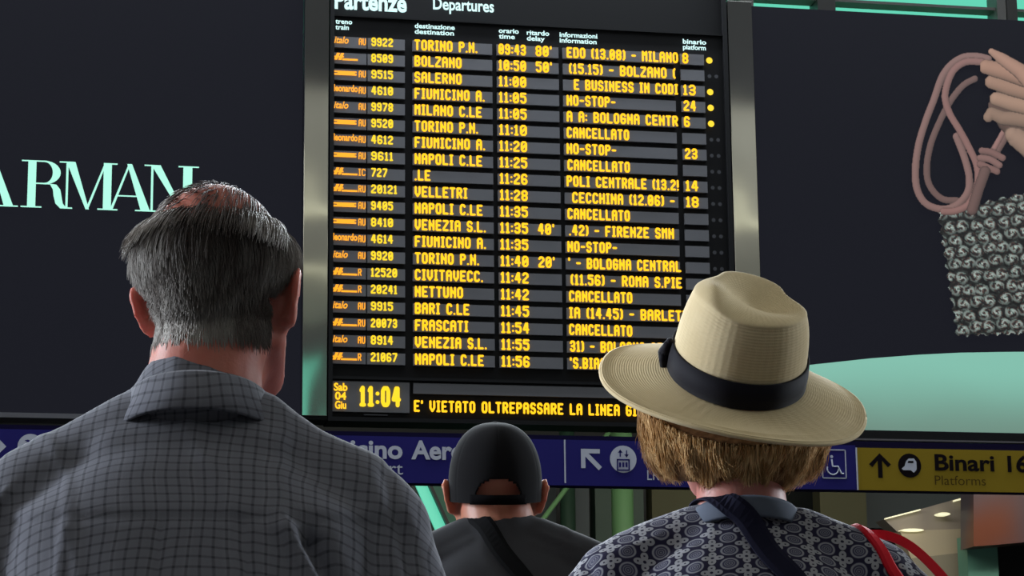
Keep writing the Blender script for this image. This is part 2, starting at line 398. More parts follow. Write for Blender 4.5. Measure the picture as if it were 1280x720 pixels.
# clock and message line
cz0 = P(460, 515)[1]; cz1 = P(460, 477)[1]
ck = MB().box((XC['a'] - .012, BY + .002, cz0), (XC['b'] + .015, BY + .03, cz1)).build('clock_panel', M['strip'], board)
t = MB(); led(t, '11:O4', P(449, 497)[0], P(475, 509)[1], .178, yt, st=.034, width=P(501, 497)[0] - P(449, 497)[0]); t.build('clock_digits', M['amber_hot'], ck)
t = MB()
for k, s in enumerate(('Sab', '04', 'Giu')):
    t = MB(); text(t, s, P(417, 490)[0] + (.01 if k else 0), P(425, 488.5 + 11.2 * k)[1], .062, yt, width=P(434, 490)[0] - P(417, 490)[0] - (.02 if k else 0), bold=.03); t.build('date_text', M['amber'], ck)
za, zb_ = P(700, 496)[1], P(700, 483)[1]
mp = MB().box((XC['dest'] - .012, BY + .002, za), (XC['d2'], BY + .03, zb_)).build('message_panel', M['strip'], board)
xa = P(517, 508)[0]; led_words(mp, 'led_word', M['amber'], "E' VIETATO OLTREPASSARE LA LINEA GIALLA", xa, P(520, 515)[1], .1, yt, P(829, 508)[0] - xa)
t = MB(); xa = P(455, 517)[0]; t.box((xa, BY + .0, P(455, 519)[1]), (xa + .2, BY + .01, P(455, 517.5)[1])); t.build('maker_plate', M['off_led'], board)

# ---------------------------------------------------------------- steel strips beside the board
def pillar(px0, px1, z0, z1, label):
    a = P(px0, 250)[0]; b = P(px1, 250)[0]
    p = empty('steel_cover_strip', (a, BY, z0), label, 'steel strip', 'polished steel strips framing the departure board')
    MB().box((a + .006, BY - .015, z0), (b - .006, BY + .3, z1)).build('steel_sheet', M['steel'], p, bevel=.004)
    MB().box((a, BY - .0, z0 - .03), (b, BY + .3, z0)).build('end_cap', M['black'], p)
    return p
pillar(378.3, 410.8, P(395, 520)[1], bt, 'tall polished steel strip between the lettered black billboard and the departure board')
pillar(915.2, 947.8, P(395, 522)[1], P(925, 2)[1], 'tall polished steel strip right of the departure board, behind the straw hat')

# ---------------------------------------------------------------- billboards
lx1 = P(377.5, 250)[0]; lz0 = P(0, 515.5)[1]
left = empty('advertising_screen', (lx1 - 3.5, BY, lz0), 'black advertising screen with mint serif lettering on the left', 'billboard', 'advertising screens beside the departure board')
MB().box((lx1 - 7, BY + .02, lz0), (lx1, BY + .3, bt)).build('screen', M['screen'], left)
MB().box((lx1 - 7, BY - .01, lz0 - .04), (lx1, BY + .3, lz0)).build('bottom_edge', mat('grey_edge', (92, 92, 98), .5), left)
def didone(mb, s, xs, z0, H, y):
    def poly(x, pts): flat(mb, [(x + a * H, z0 + b * H) for a, b in pts], y)
    T = .165; h = .045; sf = .028
    for c, x in zip(s, xs):
        if c == 'A':
            poly(x, [(.06, 0), (.06 + h * 1.2, 0), (.47, 1), (.43, 1)]); poly(x, [(.70, 0), (.70 + T * 1.15, 0), (.50, 1), (.40, 1)])
            poly(x, [(.19, .3), (.72, .3), (.72, .3 + sf), (.19, .3 + sf)])
            poly(x, [(-.03, 0), (.22, 0), (.22, sf), (-.03, sf)]); poly(x, [(.58, 0), (.98, 0), (.98, sf), (.58, sf)])
        elif c == 'R':
            poly(x, [(.13, 0), (.13 + T, 0), (.13 + T, 1), (.13, 1)]); poly(x, [(0, 0), (.42, 0), (.42, sf), (0, sf)]); poly(x, [(0, 1 - sf), (.5, 1 - sf), (.5, 1), (0, 1)])
            poly(x, [(.28, .5), (.5, .5), (.5, .5 + sf), (.28, .5 + sf)])
            for k in range(14):
                a0 = -math.pi / 2 + math.pi * k / 14; a1 = a0 + math.pi / 14
                q = lambda a: ((.46 + .33 * math.cos(a), .75 + .25 * math.sin(a)), (.46 + .17 * math.cos(a), .75 + .222 * math.sin(a)))
                (o0, i0), (o1, i1) = q(a0), q(a1); poly(x, [o0, o1, i1, i0])
            P_ = [(.46, .528, .0), (.58, .5, .13), (.64, .40, .15), (.66, .25, .16), (.70, .10, .15), (.80, .03, .11), (.92, .03, .03)]
            for (a, b, w0), (c2, d2, w1) in zip(P_, P_[1:]): poly(x, [(a, b - .03 * (w0 == 0)), (c2, d2 - (.03 if d2 < .05 else 0)), (c2 + w1, d2 + (.0 if d2 > .05 else .0)), (a + w0, b)])
        elif c == 'M':
            poly(x, [(.12, 0), (.12 + h, 0), (.12 + h, 1), (.12, 1)]); poly(x, [(.03, 0), (.26, 0), (.26, sf), (.03, sf)]); poly(x, [(-.02, 1 - sf), (.22, 1 - sf), (.22, 1), (-.02, 1)])
            poly(x, [(.12, 1), (.12 + T * 1.1, 1), (.60, 0), (.53, 0)]); poly(x, [(.53, 0), (.58, 0), (.94, 1), (.90, 1)])
            poly(x, [(.88, 0), (.88 + T, 0), (.88 + T, 1), (.88, 1)]); poly(x, [(.77, 0), (1.15, 0), (1.15, sf), (.77, sf)]); poly(x, [(.88, 1 - sf), (1.16, 1 - sf), (1.16, 1), (.88, 1)])
        elif c == 'N':
            poly(x, [(.12, 0), (.12 + h, 0), (.12 + h, 1), (.12, 1)]); poly(x, [(.03, 0), (.26, 0), (.26, sf), (.03, sf)]); poly(x, [(-.02, 1 - sf), (.22, 1 - sf), (.22, 1), (-.02, 1)])
            poly(x, [(.12, 1), (.12 + T * 1.15, 1), (.82, 0), (.74, 0)]); poly(x, [(.78, 0), (.82, 0), (.82, 1), (.78, 1)]); poly(x, [(.68, 1 - sf), (.92, 1 - sf), (.92, 1), (.68, 1)])
        elif c == 'I':
            poly(x, [(.12, 0), (.12 + T, 0), (.12 + T, 1), (.12, 1)]); poly(x, [(0, 0), (.42, 0), (.42, sf), (0, sf)]); poly(x, [(0, 1 - sf), (.42, 1 - sf), (.42, 1), (0, 1)])
t = MB(); zA = P(60, 259.5)[1]; HA = P(60, 200.5)[1] - zA
didone(t, 'ARMANI', [P(q, 230)[0] for q in (-38, 26.5, 75, 134, 181.5, 223)], zA, HA, BY + .012)
t.build('screen_lettering', M['armani'], left)

rx0 = P(948.3, 250)[0]; rz1 = P(1100, 15.3)[1]; rz0 = P(1100, 539)[1]; rx1 = rx0 + 4.6
right = empty('advertising_screen', ((rx0 + rx1) / 2, BY, rz0), 'dark advertising screen showing a hand holding a beaded handbag over a mint table, at right', 'billboard', 'advertising screens beside the departure board')
MB().box((rx0, BY + .02, rz0), (rx1, BY + .3, rz1)).build('screen', M['screen'], right)
MB().box((rx0, BY - .02, rz0 - .07), (rx1, BY + .3, rz0)).build('bottom_edge', M['black'], right)
MB().box((rx0, BY - .025, rz0 - .085), (rx1, BY + .28, rz0 - .07)).build('lower_rim', mat('rim_grey', (88, 84, 88), .5), right)
# the mint table in the picture on the screen
tm_ = mat('picture_mint', (30, 40, 36), .5, emis=(132, 190, 170), es=.8)
n = N(tm_); o_ = n.obj(); s3 = n.sep(o_); cn = n.noise(.55, 2, o_)
g1 = n.smooth(n.math('ADD', s3[2], n.math('MULTIPLY', cn, .4)), .1, .8)
n.link(n.mix(g1, rgba((118, 150, 136)), rgba((142, 208, 188))), n.b.inputs['Emission Color'])
t = MB(); top = [(948, 462), (1020, 455), (1090, 447.5), (1150, 443), (1200, 440.5), (1260, 439.5), (1340, 439), (1600, 441)]
tp = [P(*q) for q in top]; tp[0] = (rx0 + .01, tp[0][1]); 
flat(t, [(rx0 + .01, rz0 + .01), (rx1 - .01, rz0 + .01)] + [(min(q[0], rx1 - .01), q[1]) for q in tp[::-1]], BY + .014)
t.build('picture_table', tm_, right)

# the hand, cords and bag of the picture: a flat image laid as coloured points on the screen
def pic_mat(name):
    m = mat(name, (10, 10, 10), .5); n = N(m); a = n.new('ShaderNodeVertexColor', layer_name='Col')
    n.link(a.outputs['Color'], n.b.inputs['Emission Color']); n.b.inputs['Emission Strength'].default_value = 1
    return m
PM = pic_mat('screen_picture')
def picture(name, x0, y0, x1, y1, fn, step=1.0, yy=.013):
    nx = int((x1 - x0) / step) + 1; ny = int((y1 - y0) / step) + 1; idx = {}; vs = []; cs = []; fs = []
    for j in range(ny):
        for i in range(nx):
            px = x0 + i * step; py = y0 + j * step; c = fn(px, py)
            if c is not None:
                q = P(px, py); idx[i, j] = len(vs); vs.append((q[0], BY + yy, q[1])); cs.append(c)
    for j in range(ny - 1):
        for i in range(nx - 1):
            k = [idx.get(q) for q in ((i, j), (i, j + 1), (i + 1, j + 1), (i + 1, j))]
            if None not in k: fs.append(tuple(k))
    off = org(right); me = bpy.data.meshes.new(name); me.from_pydata([(a - off.x, b - off.y, c - off.z) for a, b, c in vs], [], fs)
    ca = me.color_attributes.new('Col', 'FLOAT_COLOR', 'POINT'); flatc = []
    for c in cs: flatc += [*lin([max(0, min(255, v * .86)) for v in c]), 1]
    ca.data.foreach_set('color', flatc)
    return link(name, me, PM, right)
def capsule_fn(paths, base, lightdir=(-.5, -.6)):
    """paths: [( [(x,y)...], r, tint )], later ones lie over earlier ones"""
    segs = []
    for pts, r, tint in paths:
        rr = r if isinstance(r, (list, tuple)) else [r] * len(pts)
        S = [(a, b, ra, rb) for a, b, ra, rb in zip(pts, pts[1:], rr, rr[1:])]
        bx = (min(p[0] for p in pts) - max(rr), min(p[1] for p in pts) - max(rr), max(p[0] for p in pts) + max(rr), max(p[1] for p in pts) + max(rr))
        segs.append((S, tint, bx))
    def fn(x, y):
        col = None
        for S, tint, bx in segs:
            if not (bx[0] <= x <= bx[2] and bx[1] <= y <= bx[3]): continue
            best = 9
            for (ax, ay), (bx_, by_), ra, rb in S:
                dx, dy = bx_ - ax, by_ - ay; L = dx * dx + dy * dy or 1e-9
                t = max(0, min(1, ((x - ax) * dx + (y - ay) * dy) / L)); cx, cy = ax + dx * t, ay + dy * t; r = ra + (rb - ra) * t
                ux, uy = (x - cx) / r, (y - cy) / r; d = math.hypot(ux, uy)
                if d < best: best = d; bu = (ux, uy)
            if best <= 1:
                nz = math.sqrt(max(0, 1 - best * best)); l = .62 + .38 * nz + .22 * (bu[0] * lightdir[0] + bu[1] * lightdir[1])
                if best > .88: l *= .8
                col = tuple(base[k] * tint[k] * l for k in range(3))
        return col
    return fn
def spline(pts, k=6):
    out = []
    for i in range(len(pts) - 1):
        p = [pts[max(i - 1, 0)], pts[i], pts[i + 1], pts[min(i + 2, len(pts) - 1)]]
        for j in range(k):
            t = j / k; out.append(tuple(.5 * (2 * p[1][a] + (p[2][a] - p[0][a]) * t + (2 * p[0][a] - 5 * p[1][a] + 4 * p[2][a] - p[3][a]) * t * t + (3 * p[1][a] - p[0][a] - 3 * p[2][a] + p[3][a]) * t ** 3) for a in range(len(pts[0]))))
    return out + [pts[-1]]
cordc = (150, 116, 110)
cords = [
 (spline([(1219, 98), (1205, 106), (1190, 124), (1176, 150), (1164, 180), (1159, 210), (1163, 232), (1178, 248), (1196, 250)]), 4.6, (.82, .82, .82)),
 (spline([(1236, 73), (1222, 70), (1205, 71), (1190, 80), (1178, 96), (1168, 124), (1158, 150), (1149, 180), (1145, 210), (1147, 236), (1158, 254), (1178, 261), (1196, 256), (1210, 240), (1212, 220), (1206, 196), (1196, 170)]), 5.0, (1, 1, 1)),
 (spline([(1228, 77), (1208, 77), (1193, 87), (1185, 104), (1182, 122), (1188, 142), (1200, 162), (1212, 184), (1222, 208), (1222, 232), (1212, 254), (1196, 263), (1180, 264)]), 4.8, (1.04, 1, 1)),
 ([(1262, 158), (1252, 176), (1240, 196)], 7, (.95, .95, .95)), ([(1258, 158), (1244, 184)], 3.5, (1.12, 1.1, 1.1)),
 (spline([(1228, 188), (1240, 190), (1254, 197)]), 4.6, (.95, .92, .92)), (spline([(1226, 197), (1238, 199), (1250, 206)]), 4.6, (1, .98, .98)),
 (spline([(1226, 205), (1236, 209), (1247, 214)]), 4.6, (.95, .92, .92)), ([(1232, 214), (1224, 236), (1216, 262)], 7, (.8, .8, .8))]
picture('picture_cords', 1138, 62, 1272, 272, capsule_fn(cords, cordc), .8, .0125)
def bagfn(x, y):
    # outline of the bag
    lx = 1172 + (y - 262) * .155 + 2.0 * math.sin(y * .45); ty = 266 - (x - 1172) * .24 + 2.0 * math.sin(x * .4); byy = 420 - (x - 1198) * .03 + 1.5 * math.sin(x * .5)
    if x < lx or y < ty or y > byy: return None
    sx, sy = 17.0, 16.0; best = None
    for j in range(int((y - 262) / sy) - 1, int((y - 262) / sy) + 2):
        for i in range(int((x - 1170) / sx) - 1, int((x - 1170) / sx) + 2):
            h = math.sin(i * 127.1 + j * 311.7) * 43758.5; h -= math.floor(h); h2 = math.sin(i * 269.5 + j * 183.3) * 24634.6; h2 -= math.floor(h2)
            cx = 1170 + (i + .5 + (j % 2) * .5) * sx + (h - .5) * 5; cy = 262 + (j + .5) * sy + (h2 - .5) * 4 - (cx - 1172) * .1
            d = math.hypot((x - cx) / 1.15, y - cy)
            if best is None or d < best[0]: best = (d, cx, cy, h, h2)
    d, cx, cy, h, h2 = best; a = math.atan2(y - cy, x - cx)
    s = math.sin(a * 1 + d * 1.05 + h * 6.3); s2 = math.sin(a * 2 - d * .7 + h2 * 6.3)
    l = 1.0 - .062 * d; l = max(.22, l) * (1.1 - .25 * (y - cy) / 9)
    if d > 8.0: l *= .45
    c = (172, 196, 186) if s > .35 else ((138, 104, 92) if s > -.5 else (54, 46, 48))
    if s2 > .75: c = (206, 222, 214)
    if s2 < -.8: c = (40, 36, 40)
    return tuple(k * l * .95 for k in c)
picture('picture_handbag', 1170, 236, 1400, 424, bagfn, 1.2, .0128)
skin_ = (176, 142, 126)
hand = [
 ([(1292, 178), (1262, 150), (1244, 132)], [18, 16, 9], (.62, .58, .58)),
 ([(1330, 215), (1300, 190), (1272, 172), (1266, 168)], [22, 18, 13, 10], (1.0, 1.02, 1.0)),
 ([(1330, 130), (1300, 118), (1284, 112)], [44, 38, 30], (1.0, .97, .95)),
 ([(1300, 152), (1272, 148), (1254, 147), (1240, 141), (1236, 146)], [11, 10, 9, 8, 7], (.92, .93, .9)),
 ([(1300, 136), (1268, 129), (1246, 123)], [11, 10.5, 9], (1.06, 1.06, 1.02)),
 ([(1300, 118), (1264, 109), (1240, 102)], [11.5, 10.5, 9], (1.02, 1.0, .96)),
 ([(1304, 104), (1262, 90), (1233, 83)], [13, 11.5, 9.5], (1.06, 1.02, .98)),
 ([(1300, 112), (1276, 88), (1252, 72), (1240, 64)], [13, 10, 7.5, 4.5], (1.1, 1.06, 1.03)),
]
picture('picture_hand', 1226, 56, 1400, 240, capsule_fn(hand, skin_), 1.0, .0121)

# ---------------------------------------------------------------- direction sign below
SY = 19.95
sx0 = P(-420, 560)[0]; sx1 = P(1660, 560)[0]; sz0 = B(600, 605, SY)[1]; sz1 = B(600, 532, SY)[1]; dv = B(1072, 585, SY)[0]
fz1 = B(1150, 561, SY)[1]
sign = empty('direction_sign', ((sx0 + sx1) / 2, SY, sz0), 'long overhead sign, blue with a yellow right end, under the screens', 'sign')
MB().box((sx0, SY + .02, sz0 - .01), (sx1, SY + .1, B(1100, 551.5, SY)[1])).build('sign_box', M['navy'], sign)
MB().box((sx0, SY, sz0), (dv - .012, SY + .03, fz1 + .02)).build('blue_panel', M['blue'], sign)
MB().box((dv, SY, sz0), (sx1, SY + .03, fz1)).build('yellow_panel', M['yellow'], sign)
MB().box((dv - .012, SY - .003, sz0), (dv, SY + .03, fz1)).build('joint_strip', M['signgrey'], sign)
def S(px, py): return B(px, py, SY)
ys = SY - .002
t = MB()
zb0 = S(500, 573)[1]; ch = .148
xi = S(438, 573)[0]; xA = S(514, 573)[0]; wa = text_mesh('Fiumicino', .03)[0]; wa = max(p[0] for p in wa) - min(p[0] for p in wa)
wc = text_mesh('icino', .03)[0]; wc = max(p[0] for p in wc) - min(p[0] for p in wc); k_ = (S(503, 573)[0] - xi) / wc
text(t, 'Fiumicino', xi - (wa - wc) * k_, zb0, ch, ys, width=wa * k_, bold=.03)
t.build('sign_lettering', M['signgrey'], sign); t = MB()
wa = text_mesh('Aeroporto', .03)[0]; wa = max(p[0] for p in wa) - min(p[0] for p in wa)
wc = text_mesh('Aer', .03)[0]; wc = max(p[0] for p in wc) - min(p[0] for p in wc)
text(t, 'Aeroporto', xA, zb0, ch, ys, width=wa * (S(565, 573)[0] - xA) / wc, bold=.03)
t.build('sign_lettering', M['signgrey'], sign); t = MB()
xp = S(503.5, 593)[0]; text(t, 'Airport', xp - .52, S(490, 593)[1], .105, ys, width=.52)
t.build('sign_lettering', M['signgrey'], sign); t = MB()
t.box((S(705.2, 570)[0], ys, sz0 + .02), (S(707, 570)[0], ys + .003, fz1 + .02))
def arrow(mb, px, py, s, ang):                 # arrow glyph of half-size s pixels
    cx, cz = S(px, py); c, sn = math.cos(ang), math.sin(ang); k = s * u
    def q(a, b): return (cx + (a * c - b * sn) * k, cz + (a * sn + b * c) * k)
    flat(mb, [q(-.2, -1.05), q(.2, -1.05), q(.2, .42), q(.68, -.14), q(.98, .1), q(0, 1.05), q(-.98, .1), q(-.68, -.14), q(-.2, .42)], ys)
t.build('sign_lettering', M['signgrey'], sign); t = MB()
cx, cz = S(726, 561); s1 = 24 * u
flat(t, [(cx + a * s1, cz - b * s1) for a, b in ((0, 0), (1, 0), (1, .23), (.4, .23), (1.1, .93), (.93, 1.1), (.23, .4), (.23, 1), (0, 1))], ys)
t.build('sign_lettering', M['signgrey'], sign); t = MB()
disc(t, *S(779, 574), 17 * u, ys); t.build('sign_lettering', M['signgrey'], sign); t = MB()
disc(t, *S(38, 558), 15 * u, ys)
t.build('sign_lettering', M['signgrey'], sign); t = MB()
disc(t, *S(818, 572), 13 * u, ys)
t.build('sign_lettering', M['signgrey'], sign); t = MB()
text(t, 'LRT', S(809, 600)[0], S(809, 600)[1], .085, ys, width=24 * u)
t.build('sign_lettering', M['signgrey'], sign); t = MB()
arrow(t, -8, 558, 14, -math.pi / 2)
t.build('sign_lettering', M['signgrey'], sign); t = MB()
a = S(1028, 598); b = S(1057, 562); lw = 1.3 * u                  # wheelchair pictogram in a frame
for q in ((a[0], a[1], b[0], a[1] + lw), (a[0], b[1] - lw, b[0], b[1]), (a[0], a[1], a[0] + lw, b[1]), (b[0] - lw, a[1], b[0], b[1])): t.box((q[0], ys, q[1]), (q[2], ys + .002, q[3]))
cx, cz = S(1041, 586)
ring = [(cx + 7.5 * u * math.cos(q), ys, cz + 7.5 * u * math.sin(q)) for q in [math.radians(160 + 20 * k) for k in range(11)]]
t.tube(ring, .9 * u, 5); t.tube([(cx - 1 * u, ys, cz + 12 * u), (cx, ys, cz + 3 * u), (cx + 7 * u, ys, cz + 3 * u), (cx + 11 * u, ys, cz - 6 * u), (cx + 14 * u, ys, cz - 6 * u)], 1.1 * u, 5); disc(t, cx - 1 * u, cz + 15.5 * u, 2 * u, ys, 10)
t.build('sign_lettering', M['signgrey'], sign)
t = MB(); ys -= .003                              # lift drawn on the round pictogram
def bx(px0, py0, px1, py1): a = S(px0, py1); b = S(px1, py0); t.box((a[0], ys, a[1]), (b[0], ys + .002, b[1]))
bx(771, 574, 787, 575.5); bx(771, 587, 787, 588.5); bx(771, 574, 772.5, 588); bx(785.5, 574, 787, 588)
for q in (775, 779, 783): bx(q - 1.2, 578, q + 1.2, 584)
bx(774.5, 563, 775.7, 571); bx(782.5, 563, 783.7, 571)
for c0, c1, d in ((775.1, 562, -1), (783.1, 572, 1)):
    a = S(c0, c1); flat(t, [(a[0] - 3 * u, a[1] + d * 4 * u), (a[0] + 3 * u, a[1] + d * 4 * u), (a[0], a[1])], ys)
flat(t, [S(812, 568), S(824, 568), S(826, 580), S(810, 580)], ys)
p0 = S(38, 558)                                   # aeroplane on the left pictogram
flat(t, [(p0[0] + a * u, p0[1] + b * u) for a, b in ((-8, -3), (9, 8), (11, 10), (10, 6), (-6, -7))], ys); flat(t, [(p0[0] + a * u, p0[1] + b * u) for a, b in ((-7, 7), (-3, 8), (6, 3), (3, 1))], ys); flat(t, [(p0[0] + a * u, p0[1] + b * u) for a, b in ((2, 0), (5, 2), (7, -7), (5, -9))], ys)
t.build('pictogram_marks', M['blue'], sign)
t = MB(); ys += .003
arrow(t, 1100, 582, 15, 0); t.build('sign_arrow', M['signdark'], sign); t = MB(); disc(t, *S(1137, 582), 15.5 * u, ys); t.build('pictogram_disc', M['signdark'], sign); t = MB()
xb = S(1168.5, 588)[0]; text(t, 'Binari', xb, S(1168, 587.5)[1], .135, ys, width=S(1243, 588)[0] - xb, bold=.028); t.build('sign_lettering', M['signdark'], sign); t = MB()
xb = S(1259.5, 588)[0]; text(t, '16-24', xb, S(1259, 589.5)[1], .135, ys, width=.5, bold=.028)
t.build('sign_lettering', M['signdark'], sign)
t = MB(); xb = S(1168.5, 606)[0]; text(t, 'Platforms', xb, S(1168, 606)[1], .082, ys, width=S(1232, 606)[0] - xb, bold=-.004)
t.build('sign_lettering', mat('sign_lettering_brown', (74, 58, 24), .8, spec=.05), sign)
t = MB(); c = S(1137, 582)                        # locomotive on the yellow pictogram
flat(t, [(c[0] + a * u, c[1] + b * u) for a, b in ((-11, -4), (-7, -1), (-5, 5), (-1, 9), (6, 9), (9, 5), (9, -5), (5, -9), (1, -6), (-4, -6), (-9, -6))], ys - .003)
t.build('train_pictogram', M['signgrey'], sign)
t = MB(); flat(t, [(c[0] + a * u, c[1] + b * u) for a, b in ((-2, 6), (5, 6), (5, 3), (-3, 3))], ys - .006); t.build('train_window', M['signdark'], sign)

# ---------------------------------------------------------------- beyond the sign
def bxp(mb, px0, py0, px1, py1, y, d=.3):       # box whose front face spans pixels at depth y
    a = B(px0, py1, y); b = B(px1, py0, y); return mb.box((a[0], y, a[1]), (b[0], y + d, b[1]))
FY = 30
struct('wall_far', MB().box((-16, 34, 0), (30, 34.4, 6.9)), M['darkgreen'])
def thing(name, px0, py0, px1, py1, y, m, label, cat, d=.3, group=None, rnd=False):
    a = B(px0, py1, y); b = B(px1, py0, y)
    mb = MB()
    if rnd: mb.tube([((a[0] + b[0]) / 2, y, 0), ((a[0] + b[0]) / 2, y, 6.6)], (b[0] - a[0]) / 2, 20)
    else: mb.box((a[0], y, 0 if py1 > 1000 else a[1]), (b[0], y + d, b[1]))
    return tag(mb.build(name, m, smooth=rnd), label, cat, group)
ZB = 1030
thing('cladding_panel', 430, 560, 532, ZB, 31, M['greenpaint'], 'dark green wall panel under the blue sign, left of the capped man', 'wall panel')
thing('cladding_panel', 534, 560, 612, ZB, 30.5, mat('dark_teal_cladding', (62, 128, 104), .5), 'teal wall panel right of the bright slanted panel, mostly behind the black cap', 'wall panel')
thing('cladding_panel', 672, 560, 694, ZB, 31, M['slate'], 'narrow slate panel right beside the capped man', 'wall panel')
thing('green_post', 706, 560, 718, ZB, 29.5, M['greenpaint'], 'slim dark green post crossed by the thin slanted strut', 'post', rnd=True)
thing('cladding_panel', 722, 560, 735, ZB, 30, M['slate'], 'narrow grey green panel between the slim post and the ribbed panel', 'wall panel')
thing('cladding_panel', 751, 560, 772, ZB, 30, M['greenpaint'], 'ribbed dark green panel left of the pale green pillar', 'wall panel')
thing('green_pillar', 772, 560, 790, ZB, 28.5, M['greenlight'], 'pale green round pillar left of the woman in the straw hat', 'pillar', rnd=True)
thing('cladding_panel', 790, 560, 803, ZB, 30, M['greenpaint'], 'dark green panel right of the pale green pillar', 'wall panel')
thing('plaster_pier', 824, 560, 876, ZB, 30, M['olive'], 'dull olive pier left of the woman in the straw hat', 'pier')
thing('plaster_pier', 1040, 560, 1080, ZB, 30, M['olive'], 'dull olive pier behind the right shoulder of the patterned blouse', 'pier')
# slanted bright panel, its dark edge and the thin strut
def slant(name, pts, y, d, m, label, cat):
    q = [B(*p, y) for p in pts]; return tag(MB().prism(q, y, y + d).build(name, m), label, cat)
sw_ = empty('slanted_skylight', tuple(at(560, 700, 29.2)), 'bright mint slanted light panel between dark rails, left of the black cap', 'light panel')
for nm, pts, y, d, m in (('lit_panel', [(499, 560), (514, 560), (709, 990), (690, 990)], 29.2, .12, 'teallit'), ('rail', [(515, 560), (519, 560), (716, 990), (711, 990)], 29.1, .25, 'darkgreen'), ('rail', [(493, 560), (498, 560), (689, 990), (683, 990)], 29.25, .2, 'darkgreen')):
    MB().prism([B(*q, y) for q in pts], y, y + d).build(nm, M[m], sw_)
a = at(765, 535, 28.2); b = at(640, 700, 28.2); b = a + (b - a) * (a.z / (a.z - b.z))
tag(MB().tube([a, b], .03, 8).build('diagonal_strut', M['greenlight'], smooth=True), 'thin pale green slanted strut right of the capped man', 'strut')
a = at(672, 631, 30.9); b = at(600, 660, 30.9); c0 = at(680, 628, 30.9)
tag(MB().tube([a, b, (b.x, b.y, 0)], .05, 8).build('handrail_tube', mat('pale_rail', (140, 190, 185), .4), smooth=True), 'short pale blue rail beside the right ear of the capped man', 'rail')
# cream passage ceiling at right
pas = empty('passage_bulkhead', B(1180, 720, 27)[:1] + (27, 4.0), 'beige bulkhead and ceiling of the passage under the yellow sign', 'bulkhead')
def quad3(mb, pts, th=.08):
    v = [Vector(p) for p in pts]; return mb.add([tuple(p) for p in v] + [tuple(p + Vector((0, 0, th))) for p in v], [(0, 1, 2, 3), (7, 6, 5, 4), (0, 4, 5, 1), (1, 5, 6, 2), (2, 6, 7, 3), (3, 7, 4, 0)])
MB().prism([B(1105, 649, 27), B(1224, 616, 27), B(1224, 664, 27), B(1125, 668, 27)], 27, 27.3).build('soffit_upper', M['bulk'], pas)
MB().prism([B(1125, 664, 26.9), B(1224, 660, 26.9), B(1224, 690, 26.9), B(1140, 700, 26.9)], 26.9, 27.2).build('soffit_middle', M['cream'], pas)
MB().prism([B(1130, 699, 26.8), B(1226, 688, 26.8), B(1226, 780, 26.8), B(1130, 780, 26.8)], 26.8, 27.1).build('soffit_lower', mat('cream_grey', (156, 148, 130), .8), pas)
MB().prism([B(1107, 647.5, 26.95), B(1150, 636.5, 26.95), B(1150, 638, 26.95), B(1107, 649, 26.95)], 26.93, 27).build('light_strip', M['lamp'], pas)
MB().prism([B(1193, 625, 26.95), B(1222, 617, 26.95), B(1222, 619, 26.95), B(1193, 627, 26.95)], 26.93, 27).build('light_strip', M['lamp'], pas)
for k, (cx_, cy_, rx_, ry_) in enumerate(((1180, 642.5, 8, 2.0), (1141, 662.5, 14, 1.8))):
    q = [B(cx_ + rx_ * math.cos(a), cy_ + ry_ * math.sin(a), 26.85) for a in [math.pi * 2 * i / 24 for i in range(24)]]
    MB().prism(q, 26.85, 26.96).build('downlight', M['lamp'], pas)
thing('cladding_panel', 1080, 560, 1300, 660, 31, M['slate'], 'slate grey wall band under the yellow sign', 'wall panel')
kf = slant('kiosk_fascia', [(1217, 560), (1420, 560), (1420, 665), (1245, 681), (1217, 683)], 26, .4, M['brown'], 'brown glossy kiosk fascia with patches of orange', 'fascia')
thing('teal_column', 1226, 670, 1246, ZB, 26.45, M['tealwall'], 'narrow teal column under the brown fascia', 'column')
thing('dark_doorway', 1247, 665, 1420, ZB, 26.8, M['dark'], 'black opening at the lower right corner beside the teal column', 'opening')
# ---------------------------------------------------------------- people
def skin_mat(name, c, blotch=.5):
    m = mat(name, c, .5, sss=.35, spec=.4); n = N(m); o_ = n.obj()
    d = tuple(v * k for v, k in zip(c, (.9, .66, .64)))
    n.base(n.mix(n.math('MULTIPLY', n.smooth(n.noise(16, 4, o_), .4, .7), blotch), rgba(c), rgba(d))); n.bump(n.noise(260, 3, o_), .12, .002)
    return m
SK1 = skin_mat('skin_ruddy', (186, 112, 98)); SK2 = skin_mat('skin_tan', (176, 116, 92)); SK3 = skin_mat('skin_pink', (190, 128, 118))
def ring(cx, cy, z, rx, ry, n=40, p=2.3, tilt=0.0, bump=None):
    out = []
    for k in range(n):
        a = 2 * math.pi * k / n; c, s = math.cos(a), math.sin(a)
        x = rx * math.copysign(abs(c) ** (2 / p), c); y = ry * math.copysign(abs(s) ** (2 / p), s)
        out.append((cx + x, cy + y, z + tilt * y))
    return out
